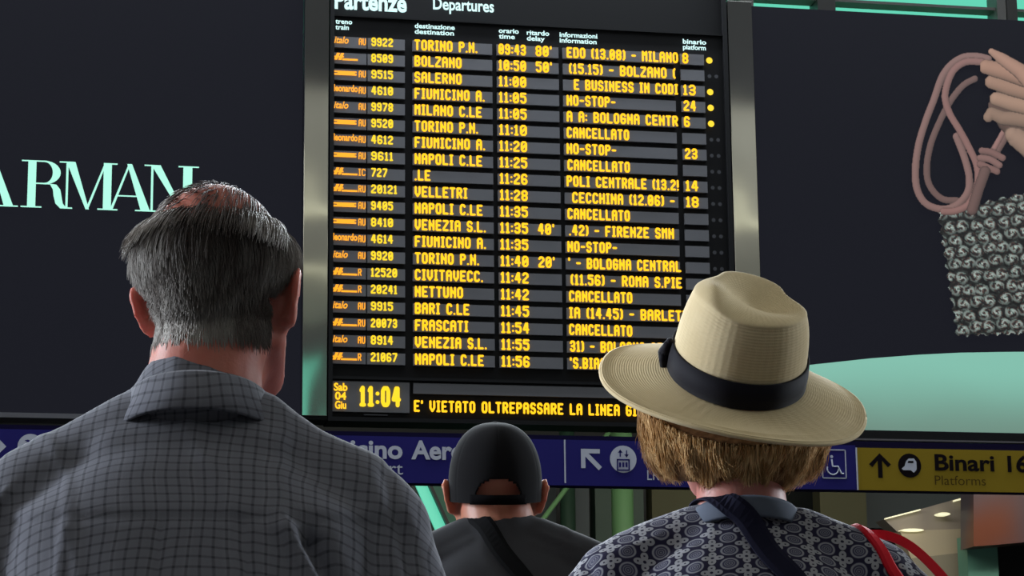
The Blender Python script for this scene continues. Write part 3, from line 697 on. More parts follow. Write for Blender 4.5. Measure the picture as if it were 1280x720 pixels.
def head_mb(Hm, hair=False):
    """face and skull in the head frame (origin between the ears), moved by Hm; looks along +y"""
    mb = MB()
    def T(p): return Hm @ Vector(p)
    R3 = Hm.to_3x3()
    mb.ball(T((0, -.012, .035)), (.074, .094, .088), 24, R3)       # skull
    mb.ball(T((0, .02, -.03)), (.062, .072, .075), 20, R3)          # face
    mb.ball(T((0, .045, -.085)), (.042, .042, .032), 16, R3)        # chin and jaw
    mb.limb([T((-.055, 0, -.05)), T((-.03, .06, -.092)), T((.03, .06, -.092)), T((.055, 0, -.05))], [.018, .02, .02, .018], 10)
    mb.limb([T((0, .088, .012)), T((0, .108, -.022))], [.009, .013], 10)      # nose
    mb.ball(T((-.012, .098, -.028)), .008, 8); mb.ball(T((.012, .098, -.028)), .008, 8)
    mb.limb([T((-.035, .078, .028)), T((0, .085, .026)), T((.035, .078, .028))], [.01, .011, .01], 10)  # brow
    mb.limb([T((-.022, .084, -.058)), T((0, .092, -.056)), T((.022, .084, -.058))], [.006, .008, .006], 8)   # lips
    mb.limb([T((-.02, .083, -.066)), T((0, .09, -.067)), T((.02, .083, -.066))], [.006, .008, .006], 8)
    for s in (-1, 1):
        e = Matrix.Rotation(math.radians(22 * s), 3, 'Z')
        mb.ball(T((s * .083, -.008, -.012)), (.0065, .017, .030), 14, R3 @ e); mb.ball(T((s * .069, .002, -.015)), (.014, .022, .03), 12, R3)
        rim = [(s * .081, .006, -.018), (s * .086, .008, .008), (s * .092, -.008, .02), (s * .095, -.024, .008), (s * .09, -.026, -.015), (s * .083, -.014, -.036), (s * .079, -.002, -.038)]
        mb.limb([T(p) for p in rim], [.0045, .005, .0055, .0055, .005, .006, .0045], 8)
    return mb
def hand_mb(mb, wpos, direction, s=1):
    """relaxed hand hanging from the wrist: palm, four curled fingers and a thumb"""
    W = Vector(wpos); d = Vector(direction).normalized(); fw = Vector((0, 1, 0)); side = d.cross(fw).normalized(); fw = side.cross(d).normalized()
    inn = Vector((-s, 0, 0)); inn = (inn - d * inn.dot(d)).normalized(); ac = fw
    mb.limb([W, W + d * .03], [.026, .026], 10)
    for k, o in enumerate((-.027, -.009, .009, .027)):
        b = W + d * .02 + ac * o * .7; e = W + d * (.095 - abs(k - 2) * .004) + ac * o; mb.limb([b, e], [.016, .0125], 8)
        L = (.062, .076, .082, .072)[k] if True else 0
        m1 = e + (d * .9 + inn * .25) * L * .48; m2 = m1 + (d * .75 + inn * .65) * L * .3; m3 = m2 + (d * .5 + inn * .8) * L * .24
        mb.limb([e, m1, m2, m3], [.0105, .0095, .0085, .0075], 8)
    t0 = W + d * .025 + ac * .022; t1 = t0 + (d * .7 + ac * .75 + inn * .3) * .045; t2 = t1 + (d * .9 + ac * .3 + inn * .3) * .032; t3 = t2 + (d * .95 + inn * .3) * .024
    mb.limb([t0, t1, t2, t3], [.016, .013, .011, .0085], 8)
def figure(root, H, sw, neck, skin, Hm, nr=.058, build=1.0):
    """continuous body in root space. H: height of the top of the head; neck: base of the neck; sw: half shoulder width"""
    mb = head_mb(Hm); nb = Vector(neck); hb = Hm @ Vector((0, -.025, -.035)); jaw = Hm @ Vector((0, .01, -.06))
    mb.limb([nb + Vector((0, 0, -.04)), nb + (hb - nb) * .5, hb], [nr * 1.12, nr * 1.0, nr * .98], 20)
    mb.limb([nb + Vector((0, .03, -.03)), jaw], [nr * .9, nr * .8], 16)
    z = nb.z
    rg = [ring(nb.x, -.004, q[0], q[1] * .86, q[2] * .84, 32) for q in ((z - .72, .13, .09), (z - .62, .165 * build, .11), (z - .5, .15 * build, .105 * build), (z - .36, .15, .105 * build), (z - .2, sw * .74, .11), (z - .1, sw * .66, .095), (z - .04, sw * .45, .07), (z - .0, .06, .055))]
    mb.loft(rg)
    for s in (-1, 1):
        sh = Vector((nb.x + s * (sw - .06), nb.y * .5, z - .10)); mb.limb([nb + Vector((0, 0, -.035)), sh], [.042, .036], 14)
        el = sh + Vector((s * .05, -.03, -.30)); wr = el + Vector((-s * .0, .09, -.25)); mb.limb([sh, el, wr], [.04, .038, .027], 14)
        hand_mb(mb, wr, (0, .18, -1), s)
        hp = Vector((nb.x + s * .085, 0, z - .68)); kn = hp + Vector((s * .02, .02, -.40)); an = Vector((hp.x + s * .02, -.02, .09))
        mb.limb([hp, kn, an], [.088, .06, .042], 14); mb.limb([an + Vector((0, 0, -.04)), an + Vector((s * .02, .13, -.05))], [.04, .032], 10)
    me = remesh(mb.mesh(), .0052, 3, .5)
    body = link('body', me, skin, root, True)
    for s in (-1, 1):
        eb = MB().ball(Hm @ Vector((s * .031, .0762, .006)), .0108, 12); e = link('eye', eb.mesh(), EYE, root, True); link('iris', MB().ball(Hm @ Vector((s * .031, .0846, .007)), (.0056, .0038, .0056), 10, Hm.to_3x3()).mesh(), IRIS, e, True)
    return body
IRIS = mat('iris_brown', (52, 36, 26), .2)
EYE = mat('eye_white', (225, 220, 214), .2)
def legs_clothes(root, nb, z, m, shoe, build=1.0):
    mb = MB()
    mb.loft([ring(nb.x, 0, z - .82, .165 * build, .115 * build, 32), ring(nb.x, 0, z - .72, .18 * build, .125 * build, 32), ring(nb.x, 0, z - .60, .172 * build, .122 * build, 32)])
    for s in (-1, 1):
        hp = Vector((nb.x + s * .09, 0, z - .74)); kn = hp + Vector((s * .015, .015, -.36)); an = Vector((nb.x + s * .12, -.02, .10))
        mb.limb([hp, kn, an], [.1, .078, .07], 16)
    link('trousers', remesh(mb.mesh(), .014, 6), m, root, True)
    for s in (-1, 1):
        mb = MB().limb([(nb.x + s * .12, -.035, .042), (nb.x + s * .13, .06, .045), (nb.x + s * .14, .13, .035)], [.042, .042, .035], 12)
        link('shoe', remesh(mb.mesh(), .008, 3), shoe, root, True)
def garment(root, name, m, nb, pts, sleeves, back, voxel=.0085, it=14, hem=.66, creases=(), wr=.004, seed=0, build=1.0, post=None):
    """upper garment. pts: shoulder line chain [(x, y, z, r)...] per side; back: rings (z, rx, ry, cy)"""
    mb = MB(); mb.loft([ring(nb.x + q[4] if len(q) > 4 else nb.x, q[3], q[0], q[1], q[2], 48, 2.6) for q in back])
    z_ = nb.z
    pts = pts + [[(-.09, .03, z_ - .125, .06), (0, .036, z_ - .085, .06), (.09, .03, z_ - .125, .056)], [(-.08, .045, z_ - .2, .06), (.08, .045, z_ - .2, .06)]]
    for chain in pts + sleeves: mb.limb([Vector(p[:3]) for p in chain], [p[3] for p in chain], 20)
    me = remesh(mb.mesh(), voxel, it, .6)
    rnd = Vector((seed * 3.1, seed, 5))
    nr = [v.normal.copy() for v in me.vertices]
    for v, n in zip(me.vertices, nr):
        p = v.co; q = Vector((p.x * 5, p.y * 5, p.z * 3.2)) + rnd
        d = wr * (noise.noise(q) + .5 * noise.noise(q * 2.3)) 
        r = 1 - abs(noise.noise(Vector((p.x * 9 + p.z * 3, p.y * 6, p.z * 4 - p.x * 2)) + rnd)) * 2; d += wr * .9 * max(0, r - .72) * 2
        for (ax, az), (bx_, bz), wd, dp in creases:
            if n.y < .2:
                dx, dz = bx_ - ax, bz - az; t = max(0, min(1, ((p.x - ax) * dx + (p.z - az) * dz) / (dx * dx + dz * dz)))
                e = math.hypot(p.x - ax - dx * t, p.z - az - dz * t); e2 = (p.x - ax) * dz - (p.z - az) * dx
                if e < wd * 4: d += dp * (math.exp(-(e / wd) ** 2)) * (1 if abs(t - .5) < .49 else .6)
        v.co = p + n * d
    if post: post(me)
    me.update()
    uvw = me.attributes.new('cloth', 'FLOAT_VECTOR', 'POINT'); buf = []
    for v in me.vertices:
        p = v.co; buf += [p.x * 1.0, p.z + (p.y if abs(p.y) < 1 else 0) * .9, p.y]
    uvw.data.foreach_set('vector', buf)
    return link(name, me, m, root, True)
def bvh_of(*objs):
    vs = []; ps = []
    for o in objs:
        n = len(vs); vs += [v.co.copy() for v in o.data.vertices]; ps += [tuple(i + n for i in p.vertices) for p in o.data.polygons]
    return BVHTree.FromPolygons(vs, ps)
def strap_on(parent, name, m, tree, path, width, th=.0025, lift=.003, sub=6):
    """ribbon laid on the nearest surface along a path of points"""
    hits = []
    for q in spline(path, sub):
        h = tree.find_nearest(Vector(q)); hits.append((h[0], h[1]))
    for _ in range(8):
        hits = [hits[0]] + [((a[0] + b[0] * 2 + c[0]) / 4, (a[1] + b[1] + c[1]).normalized()) for a, b, c in zip(hits, hits[1:], hits[2:])] + [hits[-1]]
    rings = []
    for i, (p, n) in enumerate(hits):
        t = (hits[min(i + 1, len(hits) - 1)][0] - hits[max(i - 1, 0)][0]).normalized(); s = t.cross(n).normalized(); k = p + n * lift
        rings.append([k - s * width / 2, k - s * width * .3 + n * th, k + s * width * .3 + n * th, k + s * width / 2, k + s * width * .5 - n * th, k - s * width * .5 - n * th])
    return MB().loft(rings).build(name, m, parent, smooth=False, local=True)
def hair_strands(name, parent, m, roots, step_fn, nseg, r0, Hm=None, colors=None):
    """thin three-sided strands joined in one part"""
    vs = []; fs = []; 
    for (p, nrm, seed) in roots:
        pts = step_fn(Vector(p), Vector(nrm), seed, nseg); b = len(vs); m_ = len(pts)
        for i, q in enumerate(pts):
            t = (pts[min(i + 1, m_ - 1)] - pts[max(i - 1, 0)]).normalized(); a = t.cross(Vector((.31, .7, .64))).normalized(); c = t.cross(a); r = r0 * (1 - .75 * (i / (m_ - 1)) ** 2)
            for k in (0, 2.094, 4.189): vs.append(q + (a * math.cos(k) + c * math.sin(k)) * r)
        for i in range(m_ - 1):
            for k in range(3): fs.append((b + i * 3 + k, b + i * 3 + (k + 1) % 3, b + i * 3 + 3 + (k + 1) % 3, b + i * 3 + 3 + k))
    if Hm is not None: vs = [Hm @ v for v in vs]
    me = bpy.data.meshes.new(name); me.from_pydata([tuple(v) for v in vs], [], fs)
    return link(name, me, m, parent, True)
def hair_mat(name, c1, c2, c3, scale=7, rough=.6):
    m = mat(name, c1, rough, spec=.15); n = N(m); o_ = n.obj(); 
    a = n.noise(scale * 14, 2, n.scale(o_, (1, 1, .12))); b = n.noise(scale, 2, o_)
    n.base(n.mix(n.smooth(b, .42, .62), n.mix(n.smooth(a, .35, .65), rgba(c1), rgba(c2)), rgba(c3))); return m

# ===== man with thinning grey hair and a checked shirt (left foreground)
rnd = random.Random(4)
p = at(246, 470, 2.62); mx, my = p.x, 2.62
man = empty('person', (mx, my, 0), 'man with thinning grey hair seen from behind, in a grey checked collared shirt', 'person', rz=math.radians(-10))
nbz = 1.481; nb = Vector((0, 0, nbz))
Hm = Matrix.Translation((.022, .032, 1.614)) @ Matrix.Rotation(math.radians(-13), 4, 'Z') @ Matrix.Rotation(math.radians(-1), 4, 'Y') @ Matrix.Rotation(math.radians(6), 4, 'X')
figure(man, 1.733, .212, nb, SK1, Hm, .062, 1.1)
M['check'] = mat('checked_shirt_cloth', (104, 106, 112), .95, spec=.12, sheen=.06)
n = N(M['check']); v = n.attr('cloth'); wob = n.noise(7, 2, v, 1); vm = n.new('ShaderNodeMixRGB', blend_type='ADD'); vm.inputs[0].default_value = .02
n.link(v, vm.inputs[1]); n.link(wob, vm.inputs[2]); s3 = n.sep(vm.outputs[0])
def stripe(n, x, per, w_):
    f = n.math('FRACT', n.math('MULTIPLY', x, 1 / per)); d = n.math('ABSOLUTE', n.math('SUBTRACT', f, .5)); return n.smooth(d, w_ / per / 2, w_ / per / 2 + .12, 1, 0)
l1 = stripe(n, s3[0], .0128, .0014); l2 = stripe(n, s3[1], .0128, .0014); l3 = stripe(n, s3[0], .0384, .002)
g = n.math('MULTIPLY', n.math('ADD', l1, l2, clamp=False), .42, clamp=True)
n.base(n.mix(g, n.mix(n.math('MULTIPLY', l3, .25), rgba((104, 104, 114)), rgba((122, 122, 132))), rgba((46, 47, 54)))); n.bump(n.noise(420, 2, n.obj()), .25, .001)
ch_l = [(-.0, 0, nbz + .004, .07), (-.0, 0, nbz - .035, .066), (-.06, -.004, nbz - .03, .052), (-.115, -.006, nbz - .064, .052), (-.17, -.006, nbz - .095, .058), (-.205, -.008, nbz - .13, .058)]
ch_r = [(-x * .965, y, z - (.004 if x < -.1 else 0), r) for x, y, z, r in ch_l]
sl = [[(-.205, -.008, nbz - .13, .06), (-.24, -.02, nbz - .25, .068), (-.262, -.03, nbz - .37, .07)], [(.198, -.008, nbz - .145, .058), (.224, -.02, nbz - .25, .066), (.246, -.03, nbz - .38, .068)]]
bk = [(nbz - .74, .185, .135, 0), (nbz - .6, .19, .135, 0), (nbz - .45, .19, .135, -.01), (nbz - .3, .2, .13, -.02), (nbz - .2, .2, .12, -.022), (nbz - .12, .195, .10, -.02), (nbz - .07, .13, .085, -.012), (nbz - .03, .08, .07, 0)]
cr = [((-.19, nbz - .128), (.2, nbz - .132), .004, -.0022), ((.1, nbz - .132), (.2, nbz - .30), .009, .010), ((.13, nbz - .15), (.225, nbz - .34), .011, -.018), ((.205, nbz - .07), (.25, nbz - .24), .008, -.006),
      ((-.21, nbz - .08), (-.27, nbz - .22), .007, -.005), ((-.12, nbz - .135), (-.135, nbz - .34), .006, .003), ((-.02, nbz - .135), (-.03, nbz - .4), .006, -.003), ((.06, nbz - .135), (.09, nbz - .3), .007, -.004), ((-.185, nbz - .09), (-.24, nbz - .15), .005, .004)]
shirt = garment(man, 'shirt', M['check'], nb, [ch_l, ch_r, [(-.07, -.026, nbz - .062, .05), (0, -.03, nbz - .05, .052), (.07, -.026, nbz - .062, .05)]], sl, bk, .006, 12, creases=cr, wr=.004, seed=1)
# collar: stand and fall, open at the front
rings = []
prof = [(-.004, -.02), (-.002, .016), (-.001, .032), (.002, .036), (.006, .033), (.013, .014), (.023, -.006), (.021, -.009), (.010, .010), (.003, .028)]
m_ = 56
for k in range(m_ + 1):
    a = math.radians(-90 + (-165 + 330 * k / m_)); c, s = math.cos(a), math.sin(a); fr_ = (s + 1) / 2    # 0 at the back, 1 at the front
    rg = []
    for q, (dr, dz) in enumerate(prof):
        rr = .064 + dr + (.010 if q in (0, 1) else 0) - .003 * fr_; flap = 1 + (.45 * fr_ if q in (5, 6, 7, 8) else 0)
        z = nbz - .004 + (dz if q < 5 else .033 - (.033 - dz) * flap) - .028 * fr_ * 1.0
        rg.append((.003 + rr * 1.08 * c, .002 + (rr + .002) * s * 1.05 + (.01 if q > 4 else 0) * 0, z))
    rings.append(rg)
col = MB().loft(rings); cme = col.mesh()
at_ = cme.attributes.new('cloth', 'FLOAT_VECTOR', 'POINT'); buf = []
for v in cme.vertices:
    a = math.atan2(v.co.x, -v.co.y); buf += [a * .082, v.co.z, 0]
at_.data.foreach_set('vector', buf)
cbm = bmesh.new(); cbm.from_mesh(cme); bmesh.ops.recalc_face_normals(cbm, faces=cbm.faces); cbm.to_mesh(cme); cbm.free()
cobj = link('collar', cme, M['check'], man, True); cobj['label'] = 'turned down collar of the checked shirt'
dark_cloth = mat('dark_trouser_cloth', (48, 50, 60), .9); shoe_m = mat('shoe_leather', (36, 30, 28), .4)
legs_clothes(man, nb, nbz, dark_cloth, shoe_m)
# hair: short, combed down, thin over the crown
HG = hair_mat('grey_hair', (172, 166, 162), (128, 120, 116), (112, 102, 98), 6)
n = N(HG); s3 = n.sep(n.obj()); ax_ = n.math('ABSOLUTE', n.math('SUBTRACT', s3[0], .019)); cf = n.math('MULTIPLY', n.smooth(ax_, .022, .075, 1, 0), n.smooth(s3[2], 1.55, 1.66))
ol = n.b.inputs['Base Color'].links[0].from_socket; n.base(n.mix(n.math('MULTIPLY', cf, .85), ol, rgba((62, 50, 48))))
def scalp(d, off=0.0):
    c = Vector((0, -.012, .035)); r = Vector((.0745 + off, .0945 + off, .0885 + off)); k = 1 / math.sqrt((d.x / r.x) ** 2 + (d.y / r.y) ** 2 + (d.z / r.z) ** 2); return c + d * k
def scalp_n(p, r=(.0745, .0945, .0885)):
    q = p - Vector((0, -.012, .035)); return Vector((q.x / r[0] ** 2, q.y / r[1] ** 2, q.z / r[2] ** 2)).normalized()
roots = []
while len(roots) < 15000:
    d = Vector((rnd.gauss(0, 1), rnd.gauss(0, 1), rnd.gauss(0, 1))).normalized()
    if d.y > .45: continue
    p = scalp(d); side = abs(d.x)
    if p.z < -.036 + .012 * side: continue
    if side > .8 and p.z < .0 and d.y > -.35: continue              # clear of the ears
    if p.z < -.02 and rnd.random() > .6: continue
    if d.z > .62 and rnd.random() > .16: continue
    if d.z > .42 and side < .55 and rnd.random() > (.5 if d.z > .52 else .85): continue
    roots.append((p, d, rnd.random()))
def man_step(p, d, seed, ns):
    rr = random.Random(seed); n_ = scalp_n(p); side = min(1, abs(d.x) * 1.25)
    up = max(0, min(1, (p.z - .0) / .09)); L = .012 + .030 * up + .012 * side * up; L *= .75 + .5 * rr.random()
    low = p.z < .0
    flow = Vector((math.copysign(.32, d.x) * (1 if side > .35 else .4) + rr.gauss(0, .13) + .12 * math.sin(seed * 40 + d.x * 6), -.25 + rr.gauss(0, .12), -1)); 
    lift = (.03 + .05 * rr.random() if low else (.05 if d.z > .6 else .16)) + .42 * side * up * (d.z < .62) + .08 * rr.random()
    L *= .8 if p.z < .01 else (.7 if d.z > .62 else 1); pts = [p - n_ * .001]; q = p
    for i in range(ns):
        n_ = scalp_n(q); t = (flow - n_ * flow.dot(n_)).normalized(); t = Vector((t.x * (.5 if d.z > .5 else 1), t.y - (.8 if d.z > .5 else 0), t.z)).normalized(); lf = lift * (1 - 1.1 * i / ns)
        q = q + (t + n_ * lf).normalized() * (L / ns) * (1.15 if not low else 1)
        pts.append(q.copy())
    return pts
tb = bvh_of([c_ for c_ in man.children if c_.name.startswith('body')][0]); Hi = Hm.inverted(); k_ = 0
while k_ < 7500:
    a = math.radians(rnd.uniform(-172, -8)); z = rnd.uniform(-.054, .03)
    if z > -.01 and rnd.random() < (z + .01) / .04: continue
    if rnd.random() < (-.030 - z) / .032: continue
    e = Vector((math.cos(a), math.sin(a), 0)); o_ = Vector((0, -.015, z)) + e * .2; h = tb.ray_cast(Hm @ o_, Hm.to_3x3() @ -e)
    if h[0] is None: continue
    q = Hi @ h[0]
    if math.hypot(q.x, q.y + .015) > .112 or (abs(q.x) > .062 and q.y > -.045): continue
    roots.append((q, Vector((e.x, e.y, -2)), rnd.random())); k_ += 1
_ms = man_step
def man_step(p, d, seed, ns):
    if d.z > -1.5: return _ms(p, d, seed, ns)
    rr = random.Random(seed); e = Vector((d.x, d.y, 0)); L = .012 + .009 * rr.random(); t = Vector((rr.gauss(0, .07), rr.gauss(0, .05), -1)) + e * .03
    return [p + t * (L * i / ns) + e * (.0010 + max(0, p.z + .045) * .035 * rr.random()) * min(i, 2) for i in range(ns + 1)]
hair = hair_strands('hair', man, HG, roots, man_step, 5, .00055, Hm)
hair['label'] = 'short thinning grey hair with tufts at the sides'
HAT_POS = (-.004, .012, 1.572); HAT_YAW = 0; HAT_ROLL = 11; HAT_PITCH = 35
DENT = (.02, .018); PEAK = (-.045, -.03)
BR_SIDE, BR_FRONT, BR_BACK, BR_LEFT = -.024, -.05, .0, .006
# ===== woman in a straw hat and patterned blouse (right foreground)
p = at(930, 640, 2.82); wx, wy = p.x, 2.82
woman = empty('person', (wx, wy, 0), 'woman with a blonde bob under a straw hat, in a rosette patterned blouse', 'person', rz=math.radians(-12))
nbz = 1.392; nb = Vector((0, 0, nbz))
Hw = Matrix.Translation((-.004, .03, 1.530)) @ Matrix.Rotation(math.radians(4), 4, 'Y') @ Matrix.Rotation(math.radians(10), 4, 'X')
figure(woman, 1.64, .2, nb, SK3, Hw, .053)
M['print'] = mat('rosette_print_cloth', (120, 122, 136), .9, spec=.12, sheen=.05)
n = N(M['print']); v = n.attr('cloth'); wob = n.noise(9, 2, v, 1); vm = n.new('ShaderNodeMixRGB', blend_type='ADD'); vm.inputs[0].default_value = .012
n.link(v, vm.inputs[1]); n.link(wob, vm.inputs[2]); s3 = n.sep(vm.outputs[0])
def cell(n, x, y, px_, py_, ox, oy):
    a = n.math('MULTIPLY', n.math('SUBTRACT', n.math('FRACT', n.math('ADD', n.math('MULTIPLY', x, 1 / px_), ox)), .5), px_)
    b = n.math('MULTIPLY', n.math('SUBTRACT', n.math('FRACT', n.math('ADD', n.math('MULTIPLY', y, 1 / py_), oy)), .5), py_)
    return a, b
PX, PY = .039, .0265
a, b = cell(n, s3[0], s3[1], PX, PY, 0, 0); r = n.math('SQRT', n.math('ADD', n.math('MULTIPLY', a, a), n.math('MULTIPLY', b, b)))
inR = n.smooth(r, .0106, .0114, 1, 0); ringw = n.math('MULTIPLY', n.smooth(r, .0075, .0085), n.smooth(r, .0099, .0106, 1, 0))
sp = n.math('SINE', n.math('MULTIPLY', r, 2600)); inner = n.math('MULTIPLY', n.smooth(sp, -.1, .5), n.smooth(r, .0068, .0075, 1, 0))
c, d = cell(n, s3[0], s3[1], PX, PY, .5, .5); r2 = n.math('SQRT', n.math('ADD', n.math('MULTIPLY', c, c), n.math('MULTIPLY', d, d)))
th = n.math('ARCTAN2', d, c); pet = n.math('ABSOLUTE', n.math('COSINE', n.math('MULTIPLY', th, 2)))
edge = n.math('ADD', n.math('MULTIPLY', pet, .0076), .0056); flo = n.smooth(n.math('SUBTRACT', edge, r2), 0, .0009); hole = n.smooth(r2, .0016, .0024)
pc = n.math('ABSOLUTE', n.math('SUBTRACT', r2, .0078)); dot_ = n.math('MULTIPLY', n.smooth(pc, .0007, .0014, 1, 0), n.smooth(pet, .93, .98))
flo = n.math('MULTIPLY', n.math('MULTIPLY', flo, hole), n.math('SUBTRACT', 1, dot_))
light = n.math('MAXIMUM', n.math('MULTIPLY', ringw, .75), n.math('MAXIMUM', n.math('MULTIPLY', inner, .5), n.math('MULTIPLY', flo, n.math('SUBTRACT', 1, inR))))
n.base(n.mix(light, n.mix(n.math('MULTIPLY', inR, .6), rgba((36, 34, 56)), rgba((74, 74, 98))), rgba((146, 146, 154)))); n.bump(n.noise(300, 2, n.obj()), .2, .001)
ch_l = [(0, 0, nbz - .028, .058), (0, -.008, nbz - .034, .060), (-.055, -.004, nbz - .022, .045), (-.115, -.008, nbz - .044, .045), (-.155, -.008, nbz - .07, .05), (-.18, -.008, nbz - .105, .052)]
ch_r = [(-x, y, z - .004, r) for x, y, z, r in ch_l]
sl = [[(-.18, -.008, nbz - .105, .054), (-.212, -.02, nbz - .2, .062), (-.225, -.025, nbz - .3, .064)], [(.18, -.008, nbz - .107, .054), (.21, -.02, nbz - .2, .062), (.222, -.025, nbz - .3, .064)]]
bk = [(nbz - .72, .19, .14, 0), (nbz - .6, .18, .13, 0), (nbz - .45, .165, .125, -.01), (nbz - .3, .17, .12, -.02), (nbz - .2, .17, .115, -.022), (nbz - .12, .165, .095, -.02), (nbz - .06, .12, .078, -.012), (nbz - .015, .075, .062, 0)]
cr = [((-.19, nbz - .05), (-.15, nbz - .2), .006, -.005), ((.17, nbz - .06), (.2, nbz - .2), .007, -.005), ((-.1, nbz - .02), (-.17, nbz - .045), .004, .003), ((-.06, nbz - .035), (-.14, nbz - .08), .005, .003)]
blouse = garment(woman, 'blouse', M['print'], nb, [ch_l, ch_r], sl, bk, .006, 12, creases=cr, wr=.003, seed=2)
rings = []
for k in range(48):
    a = 2 * math.pi * k / 48; c, s = math.cos(a), math.sin(a); fr_ = (s + 1) / 2; e = Vector((c, s, 0))
    rings.append([((.0635 + q) * c, (.0635 + q) * s * .98, nbz + .016 - .03 * fr_ + zz_) for q, zz_ in ((-.003, .006), (.0, .009), (.004, .004), (.0065, -.014), (.006, -.018), (-.003, -.006))])
rings.append(rings[0]); nk = MB().loft(rings, False).build('neckband', mat('neckband_grey', (80, 87, 104), .9), woman, True, True); nk['label'] = 'plain grey blue neckline band'
legs_clothes(woman, nb, nbz, mat('beige_trouser_cloth', (150, 140, 120), .9), shoe_m, .95)
# bob: under-volume plus strands
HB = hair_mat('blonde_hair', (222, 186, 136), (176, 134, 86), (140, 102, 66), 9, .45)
n = N(HB)
def bobR(a, z):
    """radius of the bob at angle a (0 = right, -90 deg = back), height z in the head frame"""
    t = max(0, min(1, (.06 - z) / .155)); k = .0 + 1.0 * math.sin(math.pi * (.30 + .52 * t)) 
    return (.087 + .024 * k) * (1 + .05 * abs(math.cos(a))) - .006 * t * t - .024 * t ** 4
mb = MB(); rg = []
for j in range(15):
    z = .07 - .155 * j / 14; rg.append([(bobR(2 * math.pi * k / 48, z) * .95 * math.cos(2 * math.pi * k / 48), (bobR(2 * math.pi * k / 48, z) * .98 * math.sin(2 * math.pi * k / 48)) * (1 if math.sin(2 * math.pi * k / 48) < 0 else .62) - .008, z - .014 * (1 - abs(math.sin(math.pi * k / 48 * 1.0))) * 0) for k in range(48)])
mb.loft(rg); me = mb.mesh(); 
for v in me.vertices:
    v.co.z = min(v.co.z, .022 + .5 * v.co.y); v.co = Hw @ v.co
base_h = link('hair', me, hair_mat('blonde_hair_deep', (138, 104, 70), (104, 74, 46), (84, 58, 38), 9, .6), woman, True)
roots = [(0, 0, 0)] * 0
for i in range(9000):
    a = -math.pi * (1.22 * rnd.random() - .11); roots.append(((a, rnd.random(), rnd.random()), (0, 0, 1), rnd.random()))
def bob_step(p, nn, seed, ns):
    a, lay, s2 = p; rr = random.Random(seed); z = .02 + .5 * math.sin(a) * bobR(a, 0) * (1 if math.sin(a) < 0 else .68) - .012 * rr.random(); ze = -.088 + .016 * rr.random() - .008 * math.sin(a * 9 + seed) + .010 * math.sin(a * 23) + .012 * abs(math.cos(a))
    lk = .006 * math.sin(a * 31 + 2) * 0 + .004 * math.sin(a * 17 + 1.3); depth = .90 + .12 * lay; drift = rr.gauss(0, .05) + .10 * math.sin(a * 13); out = []
    for i in range(ns + 1):
        t = i / ns; zz = z + (ze - z) * t; aa = a + drift * t * t; r = bobR(aa, zz) * depth + lk * t + .004 * math.sin(t * 5 + seed * 9) + (.012 * (s2 - .3) * t * t if s2 > .8 else 0)
        y = math.sin(aa) * r; y *= 1 if y < 0 else .68
        out.append(Vector((math.cos(aa) * r, y - .008, zz)))
    return out
hr = hair_strands('hair_strands', woman, HB, roots, bob_step, 7, .00065, Hw)
hr['label'] = 'blonde chin length strands curling in at the nape'
# straw hat
ST = mat('woven_straw', (206, 186, 150), .9, spec=.1)
n = N(ST); v = n.attr('weave'); s3 = n.sep(v); wv = n.math('SINE', n.math('MULTIPLY', s3[0], 1500)); w2 = n.math('SINE', n.math('MULTIPLY', s3[1], 620)); nn = n.noise(500, 2, n.obj())
n.base(n.mix(n.math('MULTIPLY', n.smooth(n.noise(12, 3, n.obj()), .35, .65), .35), rgba((206, 187, 152)), rgba((184, 162, 124))))
n.bump(n.math('ADD', n.math('MULTIPLY', wv, .5), n.math('ADD', n.math('MULTIPLY', w2, .3), nn)), .22, .0012)
Ht = Matrix.Translation(HAT_POS) @ Matrix.Rotation(math.radians(HAT_YAW), 4, 'Z') @ Matrix.Rotation(math.radians(HAT_ROLL), 4, 'Y') @ Matrix.Rotation(math.radians(HAT_PITCH), 4, 'X')
hat = bpy.data.objects.new('hat', None); COL.objects.link(hat); hat.parent = woman; hat.matrix_local = Ht; hat['label'] = 'cream straw fedora with a black band'
CX, CY, CH = .083, .096, .115                                    # crown half width, half length, height
def crown_pt(a, t):
    """t 0..1 up the side wall, 1..2 over the top to the middle"""
    c, s = math.cos(a), math.sin(a)
    if t <= 1:
        k = 1 - .10 * t ** 1.5 - .05 * t ** 6; z = CH * .90 * t; k2 = 1 - .07 * t ** 2 - .05 * t ** 6
        x, y = CX * k * c, CY * k2 * s
    else:
        q = t - 1; rr = math.cos(q * math.pi / 2) ; k = .85 * rr; x, y = CX * k * c, CY * .88 * rr * s; z = CH * (.90 + .10 * math.sin(q * math.pi / 2) ** .7)
    if t > .55:
        g = math.exp(-((x - DENT[0]) / .044) ** 2 - ((y - DENT[1]) / .052) ** 2)       # teardrop dent in the top
        z -= .026 * g * min(1, (t - .55) / .4)
        g2 = math.exp(-((x + .058) / .022) ** 2 - ((y - .055) / .035) ** 2) + math.exp(-((x - .058) / .022) ** 2 - ((y - .055) / .035) ** 2)   # front pinches
        x *= 1 - .22 * g2 * min(1, (t - .55) / .3)
        z += .010 * math.exp(-((x - PEAK[0]) / .02) ** 2 - ((y - PEAK[1]) / .045) ** 2) * min(1, (t - .55) / .4)
    return Vector((x, y, z))
